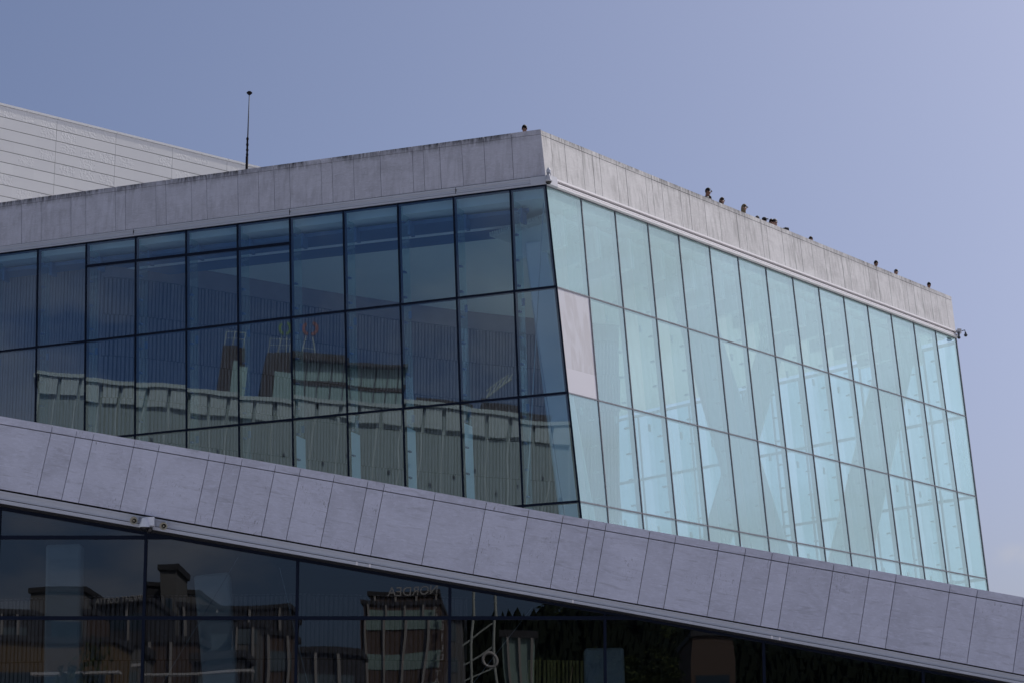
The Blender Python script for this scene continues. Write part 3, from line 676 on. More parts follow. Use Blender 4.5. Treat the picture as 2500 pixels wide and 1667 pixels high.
def person(x, y, z, h, face, skin, hair, top, label, long_hair=False, cap=None, glasses=False, lean=.10):
    k = h / 1.80; F = lambda a, b, c: (a * k, (b + (c > 1.0) * -lean * (c - 1.0) * 1.6) * k, c * k)   # -Y is forward
    pts = [F(0, 0, .95), F(0, 0, 1.15), F(0, -.01, 1.38), F(0, 0, 1.50), F(0, -.02, 1.60), F(0, -.025, 1.685),      # 0-5 spine, neck, head
           F(.10, 0, .88), F(.11, -.01, .48), F(.11, .03, .09), F(.11, -.14, .04),
           F(-.10, 0, .88), F(-.11, .0, .48), F(-.11, .04, .09), F(-.11, -.13, .04),
           F(.19, 0, 1.42), F(.24, -.05, 1.14), F(.23, -.20, .93), F(.22, -.26, .86),
           F(-.19, 0, 1.42), F(-.24, -.05, 1.14), F(-.23, -.20, .93), F(-.22, -.26, .86)]
    ed = [(0, 1), (1, 2), (2, 3), (3, 4), (4, 5), (0, 6), (6, 7), (7, 8), (8, 9), (0, 10), (10, 11), (11, 12), (12, 13), (2, 14), (14, 15), (15, 16), (16, 17), (2, 18), (18, 19), (19, 20), (20, 21)]
    rr = [(.15, .10), (.14, .09), (.15, .10), (.055, .055), (.078, .095), (.080, .100), .085, .055, .04, .035, .085, .055, .04, .035, .06, .042, .032, .035, .06, .042, .032, .035]
    rr = [tuple(q * k for q in (r if isinstance(r, tuple) else (r, r))) for r in rr]
    me = skin_mesh('person', pts, ed, rr, 2)
    for mm in (SK[skin], CL[top], CL['jeans']): me.materials.append(mm)
    for p in me.polygons:
        c = p.center; p.use_smooth = True
        p.material_index = 0 if c.z > 1.47 * k else (2 if c.z < .98 * k else 1)
        if abs(c.x) > .17 * k and c.z < 1.02 * k and c.z > .80 * k: p.material_index = 0
    o = bpy.data.objects.new('person', me); COL.objects.link(o); o.location = (x, y, z); o.rotation_euler = (0, 0, face)
    tag(o, label, 'person', 'people looking over the roof parapet')
    hc = F(0, -.025, 1.665)
    def child(mb, nm, mt):
        c = mb.build(nm, mt, None, True); c.parent = o; return c
    # hair as a shell over skull (open at the face)
    mb = MB(); n = 16; m_ = 9; R0 = (.090 * k, .108 * k, .118 * k)
    def sph(i, j): a = 2 * math.pi * i / n; b = math.pi * j / m_; return (hc[0] + R0[0] * math.sin(b) * math.cos(a), hc[1] + .012 * k + R0[1] * math.sin(b) * math.sin(a), hc[2] + .012 * k + R0[2] * math.cos(b))
    for i in range(n):
        am = 2 * math.pi * (i + .5) / n; front = -math.sin(am)
        lim = 3 if front > .45 else (5 if front > -.1 else 6)
        for j in range(lim):
            mb.face([sph(i, j + 1), sph(i + 1, j + 1), sph(i + 1, j), sph(i, j)])
    if long_hair: mb.lathe((hc[0], hc[1] + .045 * k, hc[2] - .20 * k), [(.03, -.10), (.085 * k, -.04), (.09 * k, .12), (.08 * k, .22)], n=14)
    child(mb, 'hair', HR[hair])
    mb = MB(); mb.lathe((hc[0], hc[1] - .085 * k, hc[2] - .045 * k), [(.016 * k, 0), (.013 * k, .02 * k), (.002, .05 * k)], axis=(0, -.45, 1), n=8)
    for sx in (-1, 1): mb.lathe((sx * .078 * k, hc[1] + .01, hc[2] - .02 * k), [(0, 0), (.022 * k, 0), (.028 * k, .012 * k), (.01, .018 * k)], axis=(sx, .15, 0), n=8)
    child(mb, 'nose_and_ears', SK[skin])
    mb = MB()
    for sx in (-1, 1): mb.lathe((sx * .032 * k, hc[1] - .094 * k, hc[2] - .005 * k), [(0, .004), (.010, .002), (.012, -.004)], axis=(0, -1, 0), n=8)
    mb.box((0, hc[1] - .098 * k, hc[2] - .075 * k), (.045 * k, .006, .008)); child(mb, 'eyes_and_mouth', HR['black'])
    if glasses:
        mb = MB()
        for sx in (-1, 1): mb.box((sx * .036 * k, hc[1] - .108 * k, hc[2] + .0), (.06 * k, .012, .045 * k)); mb.box((sx * .086 * k, hc[1] - .05 * k, hc[2] + .008), (.006, .12 * k, .01))
        child(mb, 'sunglasses', HR['black'])
    if cap:
        mb = MB(); mb.lathe((hc[0], hc[1] + .01 * k, hc[2] + .03 * k), [(.102 * k, 0), (.102 * k, .05 * k), (.07 * k, .09 * k), (0, .105 * k)], n=16); mb.box((hc[0], hc[1] - .13 * k, hc[2] + .035 * k), (.14 * k, .10 * k, .012)); child(mb, 'cap', CL[cap])
    return o
FZ = 22.45
zr_ = zr
def onR(px, py, above, **kw): pass
PEOPLE = [  # x, y, height, facing, skin, hair, top, label, options
    (6.82, 85.87, 1.89, R_(70), 1, 'black', 'grey', 'tall dark haired man in sunglasses and grey hood looking right, highest in the row', dict(glasses=True)),
    (6.94, 85.97, 1.62, R_(20), 1, 'black', 'navy', 'black haired head just below the tall man in sunglasses, half hidden by the parapet', {}),
    (7.40, 86.63, 1.73, R_(50), 0, 'brown', 'grey', 'brown haired woman between the tall man and the blond woman', dict(long_hair=True)),
    (8.29, 87.88, 1.81, R_(60), 0, 'blond', 'black', 'blond woman in sunglasses on the parapet right of the brown haired woman', dict(long_hair=True, glasses=True)),
    (8.92, 88.70, 1.57, R_(10), 0, 'grey', 'white', 'sliver of a grey head leftmost of the low cluster by the backpack', {}),
    (9.14, 88.99, 1.59, R_(55), 1, 'black', 'navy', 'dark head in a black cap second in the low cluster by the backpack', dict(cap='black')),
    (9.52, 89.53, 1.66, R_(5), 1, 'brown', 'grey', 'dark haired person looking down just left of the man with the backpack', {}),
    (9.82, 89.99, 1.79, R_(-60), 0, 'grey', 'white', 'grey haired man in a white shirt with a black backpack turned left', {}),
    (11.22, 91.85, 1.56, R_(20), 0, 'brown', 'grey', 'lone sliver of a brown head midway along the sunlit parapet', {}),
    (14.26, 96.04, 1.61, R_(30), 1, 'black', 'navy', 'round black haired head, leftmost of the three near the right end', {}),
    (15.24, 97.39, 1.57, R_(40), 0, 'grey', 'grey', 'grey head, middle of the three near the right end', {}),
    (16.97, 99.78, 1.57, R_(20), 1, 'black', 'black', 'dark haired person rightmost on the parapet near the corner cameras', {}),
    (.43, 77.40, 1.72, R_(-15), 1, 'black', 'black', 'single dark head above the shaded parapet left of the building corner', {}),
]
for x, y, h, fc, sk, hr, tp, lb, kw in PEOPLE: person(x, y, FZ, h, fc, sk, hr, tp, lb, **kw)
bp = MB(); bp.box((0, 0, 0), (.30, .18, .46)); bp.box((0, -.11, -.08), (.22, .06, .2))
bpo = empty('backpack', (10.10, 90.03, FZ + 1.22)); bpo.rotation_euler = (0, 0, R_(120)); tag(bpo, 'black backpack on the back of the grey haired man in white', 'backpack')
b1 = bp.build('bag', CL['black'], None, bevel=.04); b1.parent = bpo
bs = MB()
for sx in (-.1, .1): bs.tube((sx, .09, .2), (sx, .16, .18), .015); bs.tube((sx, .16, .18), (sx, .10, -.2), .015)
b2 = bs.build('strap', CL['black'], None); b2.parent = bpo

# ------------------------------------------------------------------ cameras and horn speakers
def cam_dome(c, r=.11, w='cam_w', name='housing', parent=None, hgt=.28):
    mb = MB(); mb.lathe((c[0], c[1], c[2]), [(0, hgt), (r * .45, hgt), (r * .55, hgt * .55), (r, hgt * .18), (r * 1.12, 0), (r * .9, 0)], n=20); mb.build('housing', M[w], parent, True)
    mb = MB(); mb.lathe((c[0], c[1], c[2]), [(0, -r * .85), (r * .5, -r * .74), (r * .82, -r * .4), (r * .9, 0)], n=20); mb.build('dome', M['dome'], parent, True)
# at the near corner
cc = FL.P(cL(21.98, .22), 21.98, .22)
e1 = tag(empty('security_camera', tuple(cc)), 'white dome camera on a bracket at the near upper corner of the building', 'camera', 'security cameras on the facade')
cam_dome((cc.x, cc.y, cc.z - .08), .105, 'cam_w', parent=e1, hgt=.30)
mb = MB(); mb.box((cc.x + .02, cc.y + .14, cc.z + .18), (.10, .30, .10)); mb.lathe((cc.x, cc.y, cc.z + .20), [(.07, 0), (.07, .10), (.02, .17), (0, .19)], n=12); mb.build('bracket', M['alu'], e1)
# pale corner cover plates of the sunlit rail
mb = MB(); fbox(mb, FR, cR, lambda z, d: cR(z, d) + .55, lambda s: Rh['gl'](s) - .02, lambda s: Rh['bot'](s) - .01, -.1, .145); mb.build('rail_end_cover', M['cam_w'], house)
mb = MB(); fbox(mb, FL, cL, lambda z, d: cL(z, d) + .55, lambda s: Lh['gl'](s) + .02, lambda s: Lh['bot'](s) - .03, -.1, .055); mb.build('rail_end_cover', M['alu'], house)
# at the far right corner
c2 = FR.P(29.42, 21.84, .10)
e2 = tag(empty('security_camera', tuple(c2)), 'camera hanging from a bent arm out past the far right corner', 'camera', 'security cameras on the facade')
mb = MB(); mb.box((c2.x + .06, c2.y - .05, c2.z + .04), (.17, .2, .20)); mb.build('junction_box', M['cam_w'], e2, bevel=.03)
mb = MB(); mb.tube((c2.x + .13, c2.y - .05, c2.z + .04), (c2.x + .29, c2.y - .05, c2.z + .09), .016); mb.tube((c2.x + .285, c2.y - .05, c2.z + .095), (c2.x + .31, c2.y - .05, c2.z - .02), .016); mb.build('arm', M['cam_d'], e2)
cam_dome((c2.x + .32, c2.y - .05, c2.z - .13), .072, 'cam_d', parent=e2, hgt=.13)
c3 = FR.P(29.30, 21.46, .16)
e3 = tag(empty('security_camera', tuple(c3)), 'short grey camera tucked below the junction box at the far right corner', 'camera', 'security cameras on the facade')
cam_dome((c3.x, c3.y, c3.z + .12), .065, 'cam_d', parent=e3, hgt=.15)
mb = MB(); mb.tube((c3.x, c3.y, c3.z + .22), (c3.x, c3.y, c3.z + .36), .04); mb.build('bracket', M['cam_d'], e3)
# on the lower soffit rail
e4 = tag(empty('security_camera', (-7.04, 47.8, 7.60)), 'white hooded dome camera between two horn speakers under the lower band', 'camera', 'security cameras on the facade')
mb = MB(); mb.box((-6.965, 47.94, 7.72), (.17, .16, .17)); mb.build('mounting_plate', M['cam_l'], e4, bevel=.008)
mb = MB(); mb.lathe((-7.06, 47.84, 7.60), [(.105, 0), (.085, .08), (.066, .11), (.060, .16), (.04, .18), (0, .19)], n=20); mb.build('housing', M['cam_l'], e4, True)
mb = MB(); mb.lathe((-7.06, 47.84, 7.60), [(0, -.085), (.045, -.07), (.07, -.035), (.085, 0)], n=20); mb.build('dome', M['dome'], e4, True)
mb = MB(); mb.lathe((-6.97, 47.92, 7.57), [(0, -.08), (.04, -.07), (.06, -.03), (.06, .04)], n=20); mb.build('rear_dome', M['dome'], e4, True)
for x, z, dx, lb in ((-7.25, 7.74, -.10, 'beige horn loudspeaker left of the white camera under the lower band'), (-6.69, 7.66, .0, 'beige horn loudspeaker right of the white camera under the lower band')):
    h = tag(empty('horn_loudspeaker', (x, 47.9, z)), lb, 'loudspeaker', 'horn loudspeakers under the lower band')
    ax_ = Vector((dx - .05, -1, -.25 if dx == 0 else -.05)).normalized(); c = Vector((x, 48.0, z)); q = .70
    mb = MB(); mb.lathe(c, [(a_ * q, b_ * q) for a_, b_ in [(0, 0), (.045, 0), (.045, .07), (.055, .10), (.085, .19), (.110, .215), (.108, .222), (.075, .19), (.045, .10)]], axis=ax_, n=24); mb.build('horn', M['horn'], h, True)
    mb = MB(); mb.lathe(c + ax_ * .13 * q, [(.066 * q, 0), (0, .0)], axis=ax_, n=24); mb.build('throat', M['black'], h)
    mb = MB(); mb.lathe(c + ax_ * .13 * q, [(.022 * q, 0), (.025 * q, .05 * q), (.02 * q, .075 * q), (0, .08 * q)], axis=ax_, n=14); mb.build('driver', M['horn'], h, True)
    mb = MB(); mb.box((x + .03, 48.02, z + .04), (.05, .08, .07)); mb.build('bracket', M['alu'], h)
lb_ = tag(empty('junction_fitting', (-7.14, 47.99, 7.69)), 'small yellowish cable fitting beside the left horn loudspeaker', 'fitting')
mb = MB(); mb.box((-7.14, 48.0, 7.69), (.035, .06, .05)); mb.tube((-7.14, 48.0, 7.67), (-7.155, 48.0, 7.63), .008); q = mb.build('box', plain('yellowed_plastic', (.38, .34, .22)), lb_, bevel=.005)

# ------------------------------------------------------------------ ground, water
def sheet(name, pts, z, mat, kind='structure'):
    mb = MB(); mb.face([(x, y, z) for x, y in pts]); o = mb.build(name, mat); o['kind'] = kind; return o
sheet('ground', [(-3000, -3000), (3000, -3000), (3000, 3000), (-3000, 3000)], -.6, plain('far_ground', (.13, .13, .12), .9, var=.2, vscale=.02))
sheet('plaza', [(-80, -55), (90, -55), (90, 130), (-80, 130)], -.004, plain('white_marble_paving', (.50, .48, .48), .6, var=.12, vscale=.5))
m, t, o = newmat('fjord_water'); p = N(t, 'ShaderNodeBsdfPrincipled'); p.inputs['Base Color'].default_value = (.02, .035, .045, 1); p.inputs['Roughness'].default_value = .12
n = N(t, 'ShaderNodeTexNoise'); n.inputs['Scale'].default_value = .6; n.inputs['Detail'].default_value = 5; b = N(t, 'ShaderNodeBump'); b.inputs['Distance'].default_value = .3; b.inputs['Strength'].default_value = .5
tcn = N(t, 'ShaderNodeTexCoord'); t.links.new(tcn.outputs['Object'], n.inputs[0]); t.links.new(n.outputs[0], b.inputs['Height']); t.links.new(b.outputs[0], p.inputs['Normal']); t.links.new(p.outputs[0], o.inputs[0])
sheet('water', [(90.2, -400), (900, -400), (900, 900), (90.2, 900)], -.3, m)

# ------------------------------------------------------------------ the town across the street, seen only mirrored in the glass
def block(name, label, x0, x1, y, depth, h, wallm, glassm, fh=3.4, bay=2.6, ribs=True, group='buildings mirrored in the lower glass'):
    """facade faces +Y at y"""
    r = tag(empty(name, ((x0 + x1) / 2, y, 0)), label, 'building', group)
    mb = MB(); mb.box(((x0 + x1) / 2, y - depth / 2, h / 2 - .3), (x1 - x0, depth, h + .6)); mb.build('wall', wallm, r)
    mb = MB(); mb.box(((x0 + x1) / 2, y - depth / 2, h + .25), (x1 - x0 + .5, depth + .5, .5)); mb.build('roof', M['t_dark'], r)
    z = 1.0
    while z + fh < h + .5:
        mb = MB(); mb.box(((x0 + x1) / 2, y + .02, z + fh * .5), (x1 - x0 - 1.0, .12, fh * .52)); mb.build('window_band', glassm, r); z += fh
    if ribs:
        mb = MB(); x = x0 + .5
        while x < x1: mb.box((x, y + .12, h / 2), (.20, .3, h)); x += bay
        mb.build('pilaster', M['t_pale'], r)
    return r
M['sign_w'] = plain('sign_white', (.40, .40, .40), .5); M['sign_r'] = plain('sign_red', (.20, .05, .05), .5); M['sign_g'] = plain('sign_green', (.10, .20, .05), .5); M['t_sheen'] = plain('town_sheen_glass', (.10, .13, .15), .3); M['t_dark'] = plain('town_dark', (.035, .035, .04), .6); M['t_pale'] = plain('town_pale', (.30, .29, .28), .7); M['t_brown'] = plain('town_brown', (.085, .058, .045), .7)
M['t_orange'] = plain('town_orange', (.13, .09, .045), .7); M['t_grey'] = plain('town_grey', (.12, .12, .12), .7); M['t_glass'] = plain('town_glass', (.03, .05, .07), .1); M['t_teal'] = plain('town_teal', (.22, .31, .29), .4)
M['t_white'] = plain('town_white', (.36, .40, .38), .6); M['rust'] = plain('rust_brown', (.035, .022, .018), .7); M['t_conc'] = plain('town_concrete', (.42, .42, .40), .7, var=.12, vscale=.3)
D = lambda px, dist: (px - 1250) / 6112 * dist
def H_(py, dist): b = (833.5 - py) / 6112; return 1.7 + dist * (.1954 + .9807 * b) / (.9807 - .1954 * b)
def blk(name, label, p0, p1, py, dist, wallm, glassm, **kw): return block(name, label, D(p0, dist), D(p1, dist), 96.8 - dist, kw.pop('depth', 18), H_(py, dist), M[wallm], M[glassm], **kw)
blk('office_block', 'grey tower block with two roof masts at the left of the mirrored skyline', 85, 205, 1440, 262, 't_grey', 't_glass', ribs=False)
blk('shopping_centre', 'dark glass hall with a lettered sign on its roof edge', 225, 372, 1470, 250, 't_dark', 't_glass', bay=3.2)
blk('office_block', 'slim tall grey tower beside the lettered hall', 398, 436, 1386, 270, 't_grey', 't_glass', ribs=False, depth=10)
blk('office_block', 'dark broad block behind the slim tower', 362, 400, 1425, 280, 't_dark', 't_glass', ribs=False)
blk('office_block', 'brown mid height block right of the slim tower', 436, 490, 1440, 280, 't_grey', 't_glass', ribs=False)
blk('office_block', 'long low dark block with a flat roof line', 440, 700, 1478, 240, 't_dark', 't_glass', bay=3.0)
blk('hotel', 'stepped hotel with pale pilasters and a name sign on the top storey', 905, 1070, 1452, 255, 't_brown', 't_teal', bay=2.1)
blk('hotel_wing', 'lower hotel wing with pale pilasters and brown bays', 885, 1078, 1478, 250, 't_brown', 't_teal', bay=1.9)
blk('yellow_house', 'ochre house front with rows of dark windows at the lower left', -40, 275, 1575, 190, 't_orange', 't_glass', ribs=False, fh=2.8)
FIL = [(0, 90, 1500, 230, 't_dark', 'brown shed row left of the grey tower block'), (205, 232, 1492, 236, 't_brown', 'narrow brown block between the grey tower and the lettered hall'),
       (490, 560, 1500, 232, 't_dark', 'low dark block below the long roof line, left part'), (560, 640, 1522, 226, 't_grey', 'grey three storey block below the long roof line'), (640, 720, 1545, 215, 't_brown', 'small brown house at the right end of the long roof line'),
       (275, 360, 1585, 200, 't_grey', 'grey shop front right of the ochre house'), (360, 470, 1560, 205, 't_brown', 'brown warehouse front in the middle of the mirrored street'), (470, 590, 1600, 195, 't_dark', 'dark quay shed near the middle of the mirrored street'),
       (720, 880, 1585, 200, 't_dark', 'dark low hall left of the hotel'), (1085, 1130, 1520, 225, 't_grey', 'slim grey stair tower right of the hotel')]
for p0, p1, py, dist, wm, lb in FIL: blk('office_block', lb, p0, p1, py, dist, wm, 't_sheen', ribs=(p0 % 20 == 0), bay=1.6, fh=2.9, depth=8)
# lit strips of quay and tram canopy
for (p0, p1, py, dist, lb) in ((90, 300, 1640, 150, 'long pale quay canopy at the lower left of the mirrored street'), (330, 620, 1628, 160, 'pale awning edge running along the mirrored quay')):
    cy_ = tag(empty('canopy', (D((p0 + p1) / 2, dist), 96.8 - dist, 0)), lb, 'canopy'); z_ = H_(py, dist)
    mb = MB(); mb.box((D((p0 + p1) / 2, dist), 96.8 - dist, z_), (D(p1, dist) - D(p0, dist), 1.5, .14)); mb.build('roof', M['sign_w'], cy_)
    for q in (.1, .5, .9): mb = MB(); xx_ = D(p0 + (p1 - p0) * q, dist); mb.tube((xx_, 96.8 - dist, -.3), (xx_, 96.8 - dist, z_), .08); mb.build('post', M['t_dark'], cy_)
blk('office_block', 'red brown low block at the right of the mirrored street', 1690, 1790, 1560, 240, 't_brown', 't_glass', ribs=False)
blk('office_block', 'pale blue office front beside the ring emblem', 1228, 1300, 1560, 230, 't_teal', 't_teal', ribs=True, bay=1.0)
def text(name, body, loc, size, mat, rot, parent=None, ext=.08):
    c = bpy.data.curves.new(name, 'FONT'); c.body = body; c.size = size; c.extrude = ext; c.align_x = 'CENTER'
    tmp = bpy.data.objects.new(name, c); COL.objects.link(tmp); dg = bpy.context.evaluated_depsgraph_get()
    me = bpy.data.meshes.new_from_object(tmp.evaluated_get(dg)); bpy.data.objects.remove(tmp)
    me.materials.clear(); me.materials.append(mat); o = bpy.data.objects.new(name, me); COL.objects.link(o); o.location = loc; o.rotation_euler = rot; return o
RT_ = (R_(90), 0, R_(180))
s = text('roof_sign', 'NORDEA', (D(1010, 254), 96.8 - 254.2 + .6, H_(1450, 254)), 1.25, M['sign_w'], RT_); tag(s, 'single row of large white letters on the roof of the mirrored hotel', 'sign')
s = text('roof_sign', 'BRIGHT OGETTA', (D(292, 249), 96.8 - 249.3, H_(1468, 250)), .62, M['sign_w'], RT_); tag(s, 'small white rooftop lettering above the dark glass hall', 'sign')
s = text('wall_sign', 'S\nP\nE\nI\nL\nD\nI\nT\nA', (D(1066, 249), 96.8 - 249.4, H_(1498, 249)), .85, M['sign_w'], RT_); tag(s, 'column of white letters down the corner of the hotel wing', 'sign')
mb = MB(); q = Vector((D(1198, 200), 96.8 - 200, H_(1605, 200)))
mb.lathe(q, [(.42, 0), (.55, .05), (.68, 0), (.55, -.05), (.42, 0)], axis=(0, 1, 0), n=40); s = mb.build('ring_emblem', M['sign_w'], None, True); tag(s, 'white ring emblem on the dark mirrored front', 'sign')
for px, py in ((1150, 1520), (1165, 1518), (1185, 1516)):
    pass
cr = tag(empty('crane', (D(1165, 210), 96.8 - 210, 0)), 'pale lattice crane beside the hotel in the mirrored street', 'crane')
mb = MB(); y_ = 96.8 - 210
for dx in (-1.4, 1.4): mb.tube((D(1165, 210) + dx, y_, 0), (D(1185, 210) + dx * .6, y_, H_(1440, 210)), .12)
for k in range(12):
    z0, z1 = k * 1.6, k * 1.6 + 1.6; mb.tube((D(1165, 210) - 1.2, y_, z0), (D(1170, 210) + 1.2, y_, z1), .07)
mb.build('lattice', M['t_white'], cr)
# left white office building mirrored in the upper glass
gx = Vector((19.6, -31.0, 0)).normalized(); gn = Vector((31.0, 19.6, 0)).normalized(); G0 = Vector((-92.6, 43.0, 0))
def GP(s, z, d=0): return G0 + gx * s + gn * d + Vector((0, 0, z))
off = tag(empty('office_building', tuple(GP(30, 0))), 'pale panelled office building mirrored in the upper glass', 'building')
def gbox(mb, s0, s1, z0, z1, d0, d1, tone=.5, m=0):
    q = [(s1, z0), (s0, z0), (s0, z1), (s1, z1)]
    mb.hexa([GP(a, b, d1) for a, b in q], [GP(a, b, d0) for a, b in q], None, tone, m)
ZT = 41.8
mb = MB(); gbox(mb, 0, 66, -.4, ZT - .5, -20, 0); mb.build('wall', plain('office_panel', (.235, .275, .26), .7, var=.08, vscale=.5), off)
mb = MB(); s = 0
while s < 66: gbox(mb, s, s + .11, 0, ZT - 1.7, 0, .06); s += 1.55 if int(s) % 3 else 1.2

for i in range(44):
    for z in range(6, 38, 3): gbox(mb, i * 1.5 + .7, i * 1.5 + .85, z + (i % 3) * .7, z + .16 + (i % 3) * .7, .02, .13, .5, 1)
mb.build('panel_rib', [M['t_white'], M['t_dark']], off)
mb = MB(); s = .1
while s < 66: gbox(mb, s, s + 1.25, ZT - 1.7, ZT - .35 , 0, .30); s += 1.5
gbox(mb, -.3, 66.3, ZT - .3, ZT, -20, .5); mb.build('cornice', M['t_white'], off)
for z in range(4, 30, 7):
    for s in (28, 32, 36, 40):
        mb = MB(); gbox(mb, s, s + 1.6, z + .45, z + .75, .05, .16); gbox(mb, s, s + 1.6, z, z + .30, .05, .16); gbox(mb, s + .7, s + .9, z, z + .75, .05, .12); mb.build('vent', M['t_white'], off)
ph = tag(empty('penthouse', tuple(GP(20, ZT))), 'glazed rooftop penthouse with a dark brown end block', 'building')
mb = MB(); gbox(mb, 17.5, 25.5, ZT, ZT + 2.9, -12, -1.0); mb.build('glazing', M['t_teal'], ph)
mb = MB(); gbox(mb, 17.4, 25.7, ZT + 2.9, ZT + 3.1, -13, -.3); gbox(mb, 17.5, 25.6, ZT + 1.3, ZT + 1.6, -12, -.9); gbox(mb, 17.4, 21.6, ZT + 3.1, ZT + 3.6, -12, -.8); mb.build('roof', M['rust'], ph)
mb = MB(); s = 17.8; gbox(mb, 17.5, 25.5, ZT + .1, ZT + .2, -1.0, -.93)
while s < 25.4: gbox(mb, s, s + .08, ZT, ZT + 2.9, -1.0, -.93); s += .8
mb.build('glazing_bar', M['t_dark'], ph)
for a_, b_, h_ in ((15.4, 17.4, 3.5), (12.6, 13.9, 3.7)):
    mb = MB(); gbox(mb, a_, b_, ZT, ZT + h_, -12, -.6); gbox(mb, a_ + .9, b_ + .2, ZT, ZT + h_ - 1.3, -.6, -.45, .5, 1); mb.build('end_block', [M['rust'], M['t_teal']], ph)
    mb = MB()
    for s in (a_ + .1, (a_ + b_) / 2, b_ - .1): mb.tube(GP(s, ZT + h_, -.7), GP(s, ZT + h_ + 1.1, -.7), .035)
    for z in (.6, 1.1): mb.tube(GP(a_ + .1, ZT + h_ + z, -.7), GP(b_ - .1, ZT + h_ + z, -.7), .035)
    mb.build('railing', M['t_white'], ph)
pl = tag(empty('plant_room', tuple(GP(28, ZT))), 'low brown rooftop plant room with a small lattice arm right of the penthouse', 'plant room')
mb = MB(); gbox(mb, 26.6, 30.5, ZT, ZT + .7, -8, -1.2); gbox(mb, 31.2, 36, ZT, ZT + 1.0, -8, -1.2); gbox(mb, 26.6, 36, ZT, ZT + .15, -8, -1.1); mb.build('box', M['rust'], pl)
mb = MB(); mb.tube(GP(31.5, ZT + 1, -1), GP(33.4, ZT + 2.6, -1), .07)
for k in range(5): mb.tube(GP(31.5 + k * .4, ZT + 1 + k * .34, -1), GP(31.9 + k * .4, ZT + 1.7 + k * .34, -1), .05)
mb.tube(GP(31.5, ZT + 1.5, -1), GP(33.2, ZT + 2.9, -1), .05); mb.build('lattice_arm', M['t_white'], pl)
def rsign(sc, zc, col, nm, lb):
    o = tag(empty(nm, tuple(GP(sc, ZT + 3.6))), lb, 'sign')
    mb = MB(); c = GP(sc, ZT + zc, -1)
    for k in range(14):
        if k in (3, 4, 10): continue
        t0, t1 = k * .449, (k + 1) * .449
        P = lambda t, q: c + gx * math.cos(t) * q + Vector((0, 0, 1)) * math.sin(t) * q
        A = [P(t0, .34), P(t1, .34), P(t1, .54), P(t0, .54)]; mb.hexa([p + gn * .1 for p in A], [p - gn * .1 for p in A])
    mb.build('ring', M[col], o)
    mb = MB(); mb.tube(GP(sc - .4, ZT + 3.2, -1), GP(sc - .2, ZT + zc - .6, -1), .04); mb.tube(GP(sc + .4, ZT + 3.2, -1), GP(sc + .2, ZT + zc - .6, -1), .04); mb.tube(GP(sc - .3, ZT + 3.9, -1), GP(sc + .3, ZT + 3.9, -1), .03); mb.build('stand', M['t_white'], o)
rsign(16.7, 5.6, 'sign_g', 'ring_sign', 'green ring sign standing on the mirrored penthouse roof')
rsign(18.7, 5.3, 'sign_r', 'ring_sign', 'red ring sign standing on the mirrored penthouse roof')

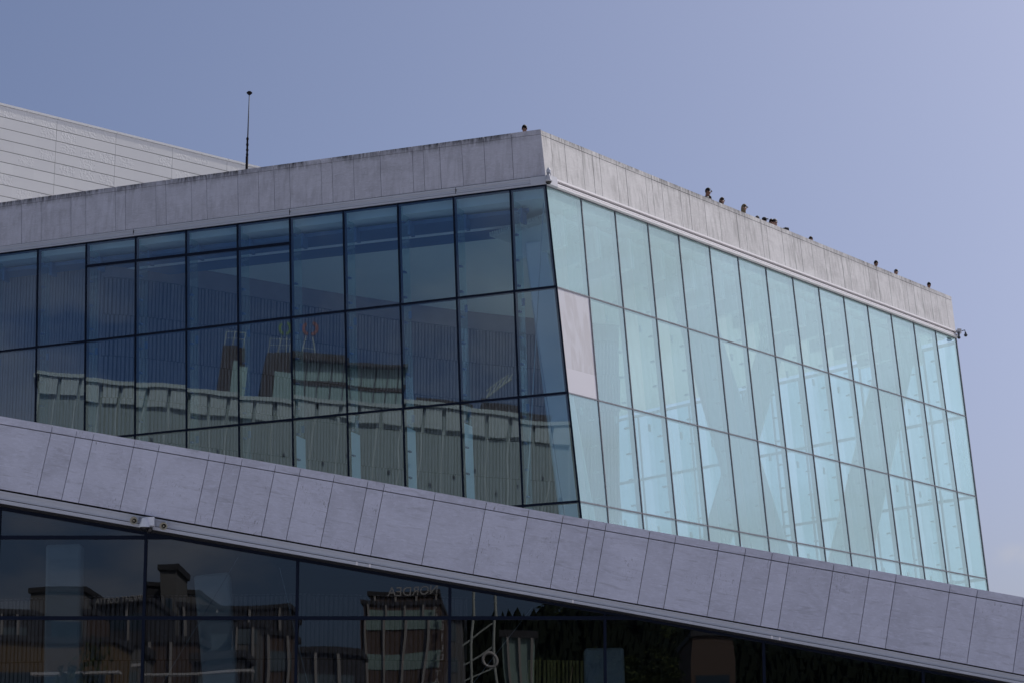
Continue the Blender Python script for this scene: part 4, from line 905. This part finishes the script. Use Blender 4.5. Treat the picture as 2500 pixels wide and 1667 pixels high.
# wooded hill and street trees behind the town
mb = MB(); hl = plain('hill_forest', (.012, .016, .011), 1.0, spec=.05, var=.4, vscale=.15)
hx = [(-190, 0), (-60, 20), (-34, 24), (-22, 27), (-10, 41), (10, 47), (40, 46), (90, 38), (190, 20), (300, 0)]
for i in range(len(hx) - 1):
    (a, ha), (b, hb) = hx[i], hx[i + 1]; n = max(1, int((b - a) / 3))
    for k in range(n):
        xa, xb = a + (b - a) * k / n, a + (b - a) * (k + 1) / n
        za = ha + (hb - ha) * k / n; zb = ha + (hb - ha) * (k + 1) / n
        P = [(xa, -330, -.5), (xb, -330, -.5), (xb, -400, zb), (xa, -400, za)]
        mb.face(P); mb.face([(xa, -400, za), (xb, -400, zb), (xb, -600, zb * .7), (xa, -600, za * .7)])
hill = mb.build('hill', hl); hill['kind'] = 'structure'
wd = MB()
for i in range(5200):
    x = rnd.uniform(-60, 110); y = rnd.uniform(-400, -345)
    ht = 0
    for (a, ha), (b, hb) in zip(hx[:-1], hx[1:]):
        if a <= x <= b: ht = ha + (hb - ha) * (x - a) / (b - a)
    z = (ht + .5) * (-330 - y) / 70; r = rnd.uniform(.5, 1.5)
    wd.lathe((x, y, z), [(r * .4, 0), (r, r * .8), (r * .5, r * 2.0), (0, r * rnd.uniform(2.4, 4.0))], n=5)
w_ = wd.build('forest', hl); tag(w_, 'dense dark green woods covering the hill behind the town', 'woods', kind='stuff')
lf = [plain('leaf_dark', (.045, .065, .02), .7), plain('leaf_light', (.09, .11, .03), .7)]
def tree(x, y, h, r, label):
    t = tag(empty('broadleaf_tree', (x, y, 0)), label, 'tree', 'street trees mirrored in the lower glass')
    mb = MB(); mb.tube((x, y, -.3), (x + .2, y, h * .55), .28, .14, 9)
    for k in range(6):
        a = k * 1.05; mb.tube((x + .15, y, h * (.30 + .04 * k)), (x + math.cos(a) * r * .6, y + math.sin(a) * r * .6, h * (.55 + .05 * k)), .10, .03, 6)
    mb.build('trunk', M['t_brown'], t)
    mb = MB()
    cl = [(Vector((x, y, h * .66)) + Vector((rnd.gauss(0, r * .42), rnd.gauss(0, r * .42), rnd.gauss(0, h * .15))), rnd.uniform(.5, 1.1)) for _ in range(26)]
    for i in range(2600):
        c, q = rnd.choice(cl); p = c + Vector((rnd.gauss(0, q * .5), rnd.gauss(0, q * .5), rnd.gauss(0, q * .42)))
        a = Vector((rnd.gauss(0, 1), rnd.gauss(0, 1), rnd.gauss(0, 1))).normalized() * .17; b = a.orthogonal().normalized() * .12
        mb.face([p - a, p - b, p + a, p + b], None, .5, rnd.random() < .35)
    mb.build('crown', lf, t); return t
def dt(px, py, dist, r, lb): tree(D(px, dist), 96.8 - dist, H_(py, dist), r, lb)
dt(1360, 1500, 180, 3.0, 'leafy street tree right of the ring emblem in the mirrored street')
dt(1590, 1545, 175, 3.2, 'broad leafy tree right of the foyer column in the mirrored street')
dt(1500, 1560, 178, 2.2, 'smaller leafy tree left of the broad one in the mirrored street')
dt(230, 1600, 150, 2.2, 'leafy tree in front of the ochre house in the mirrored street')
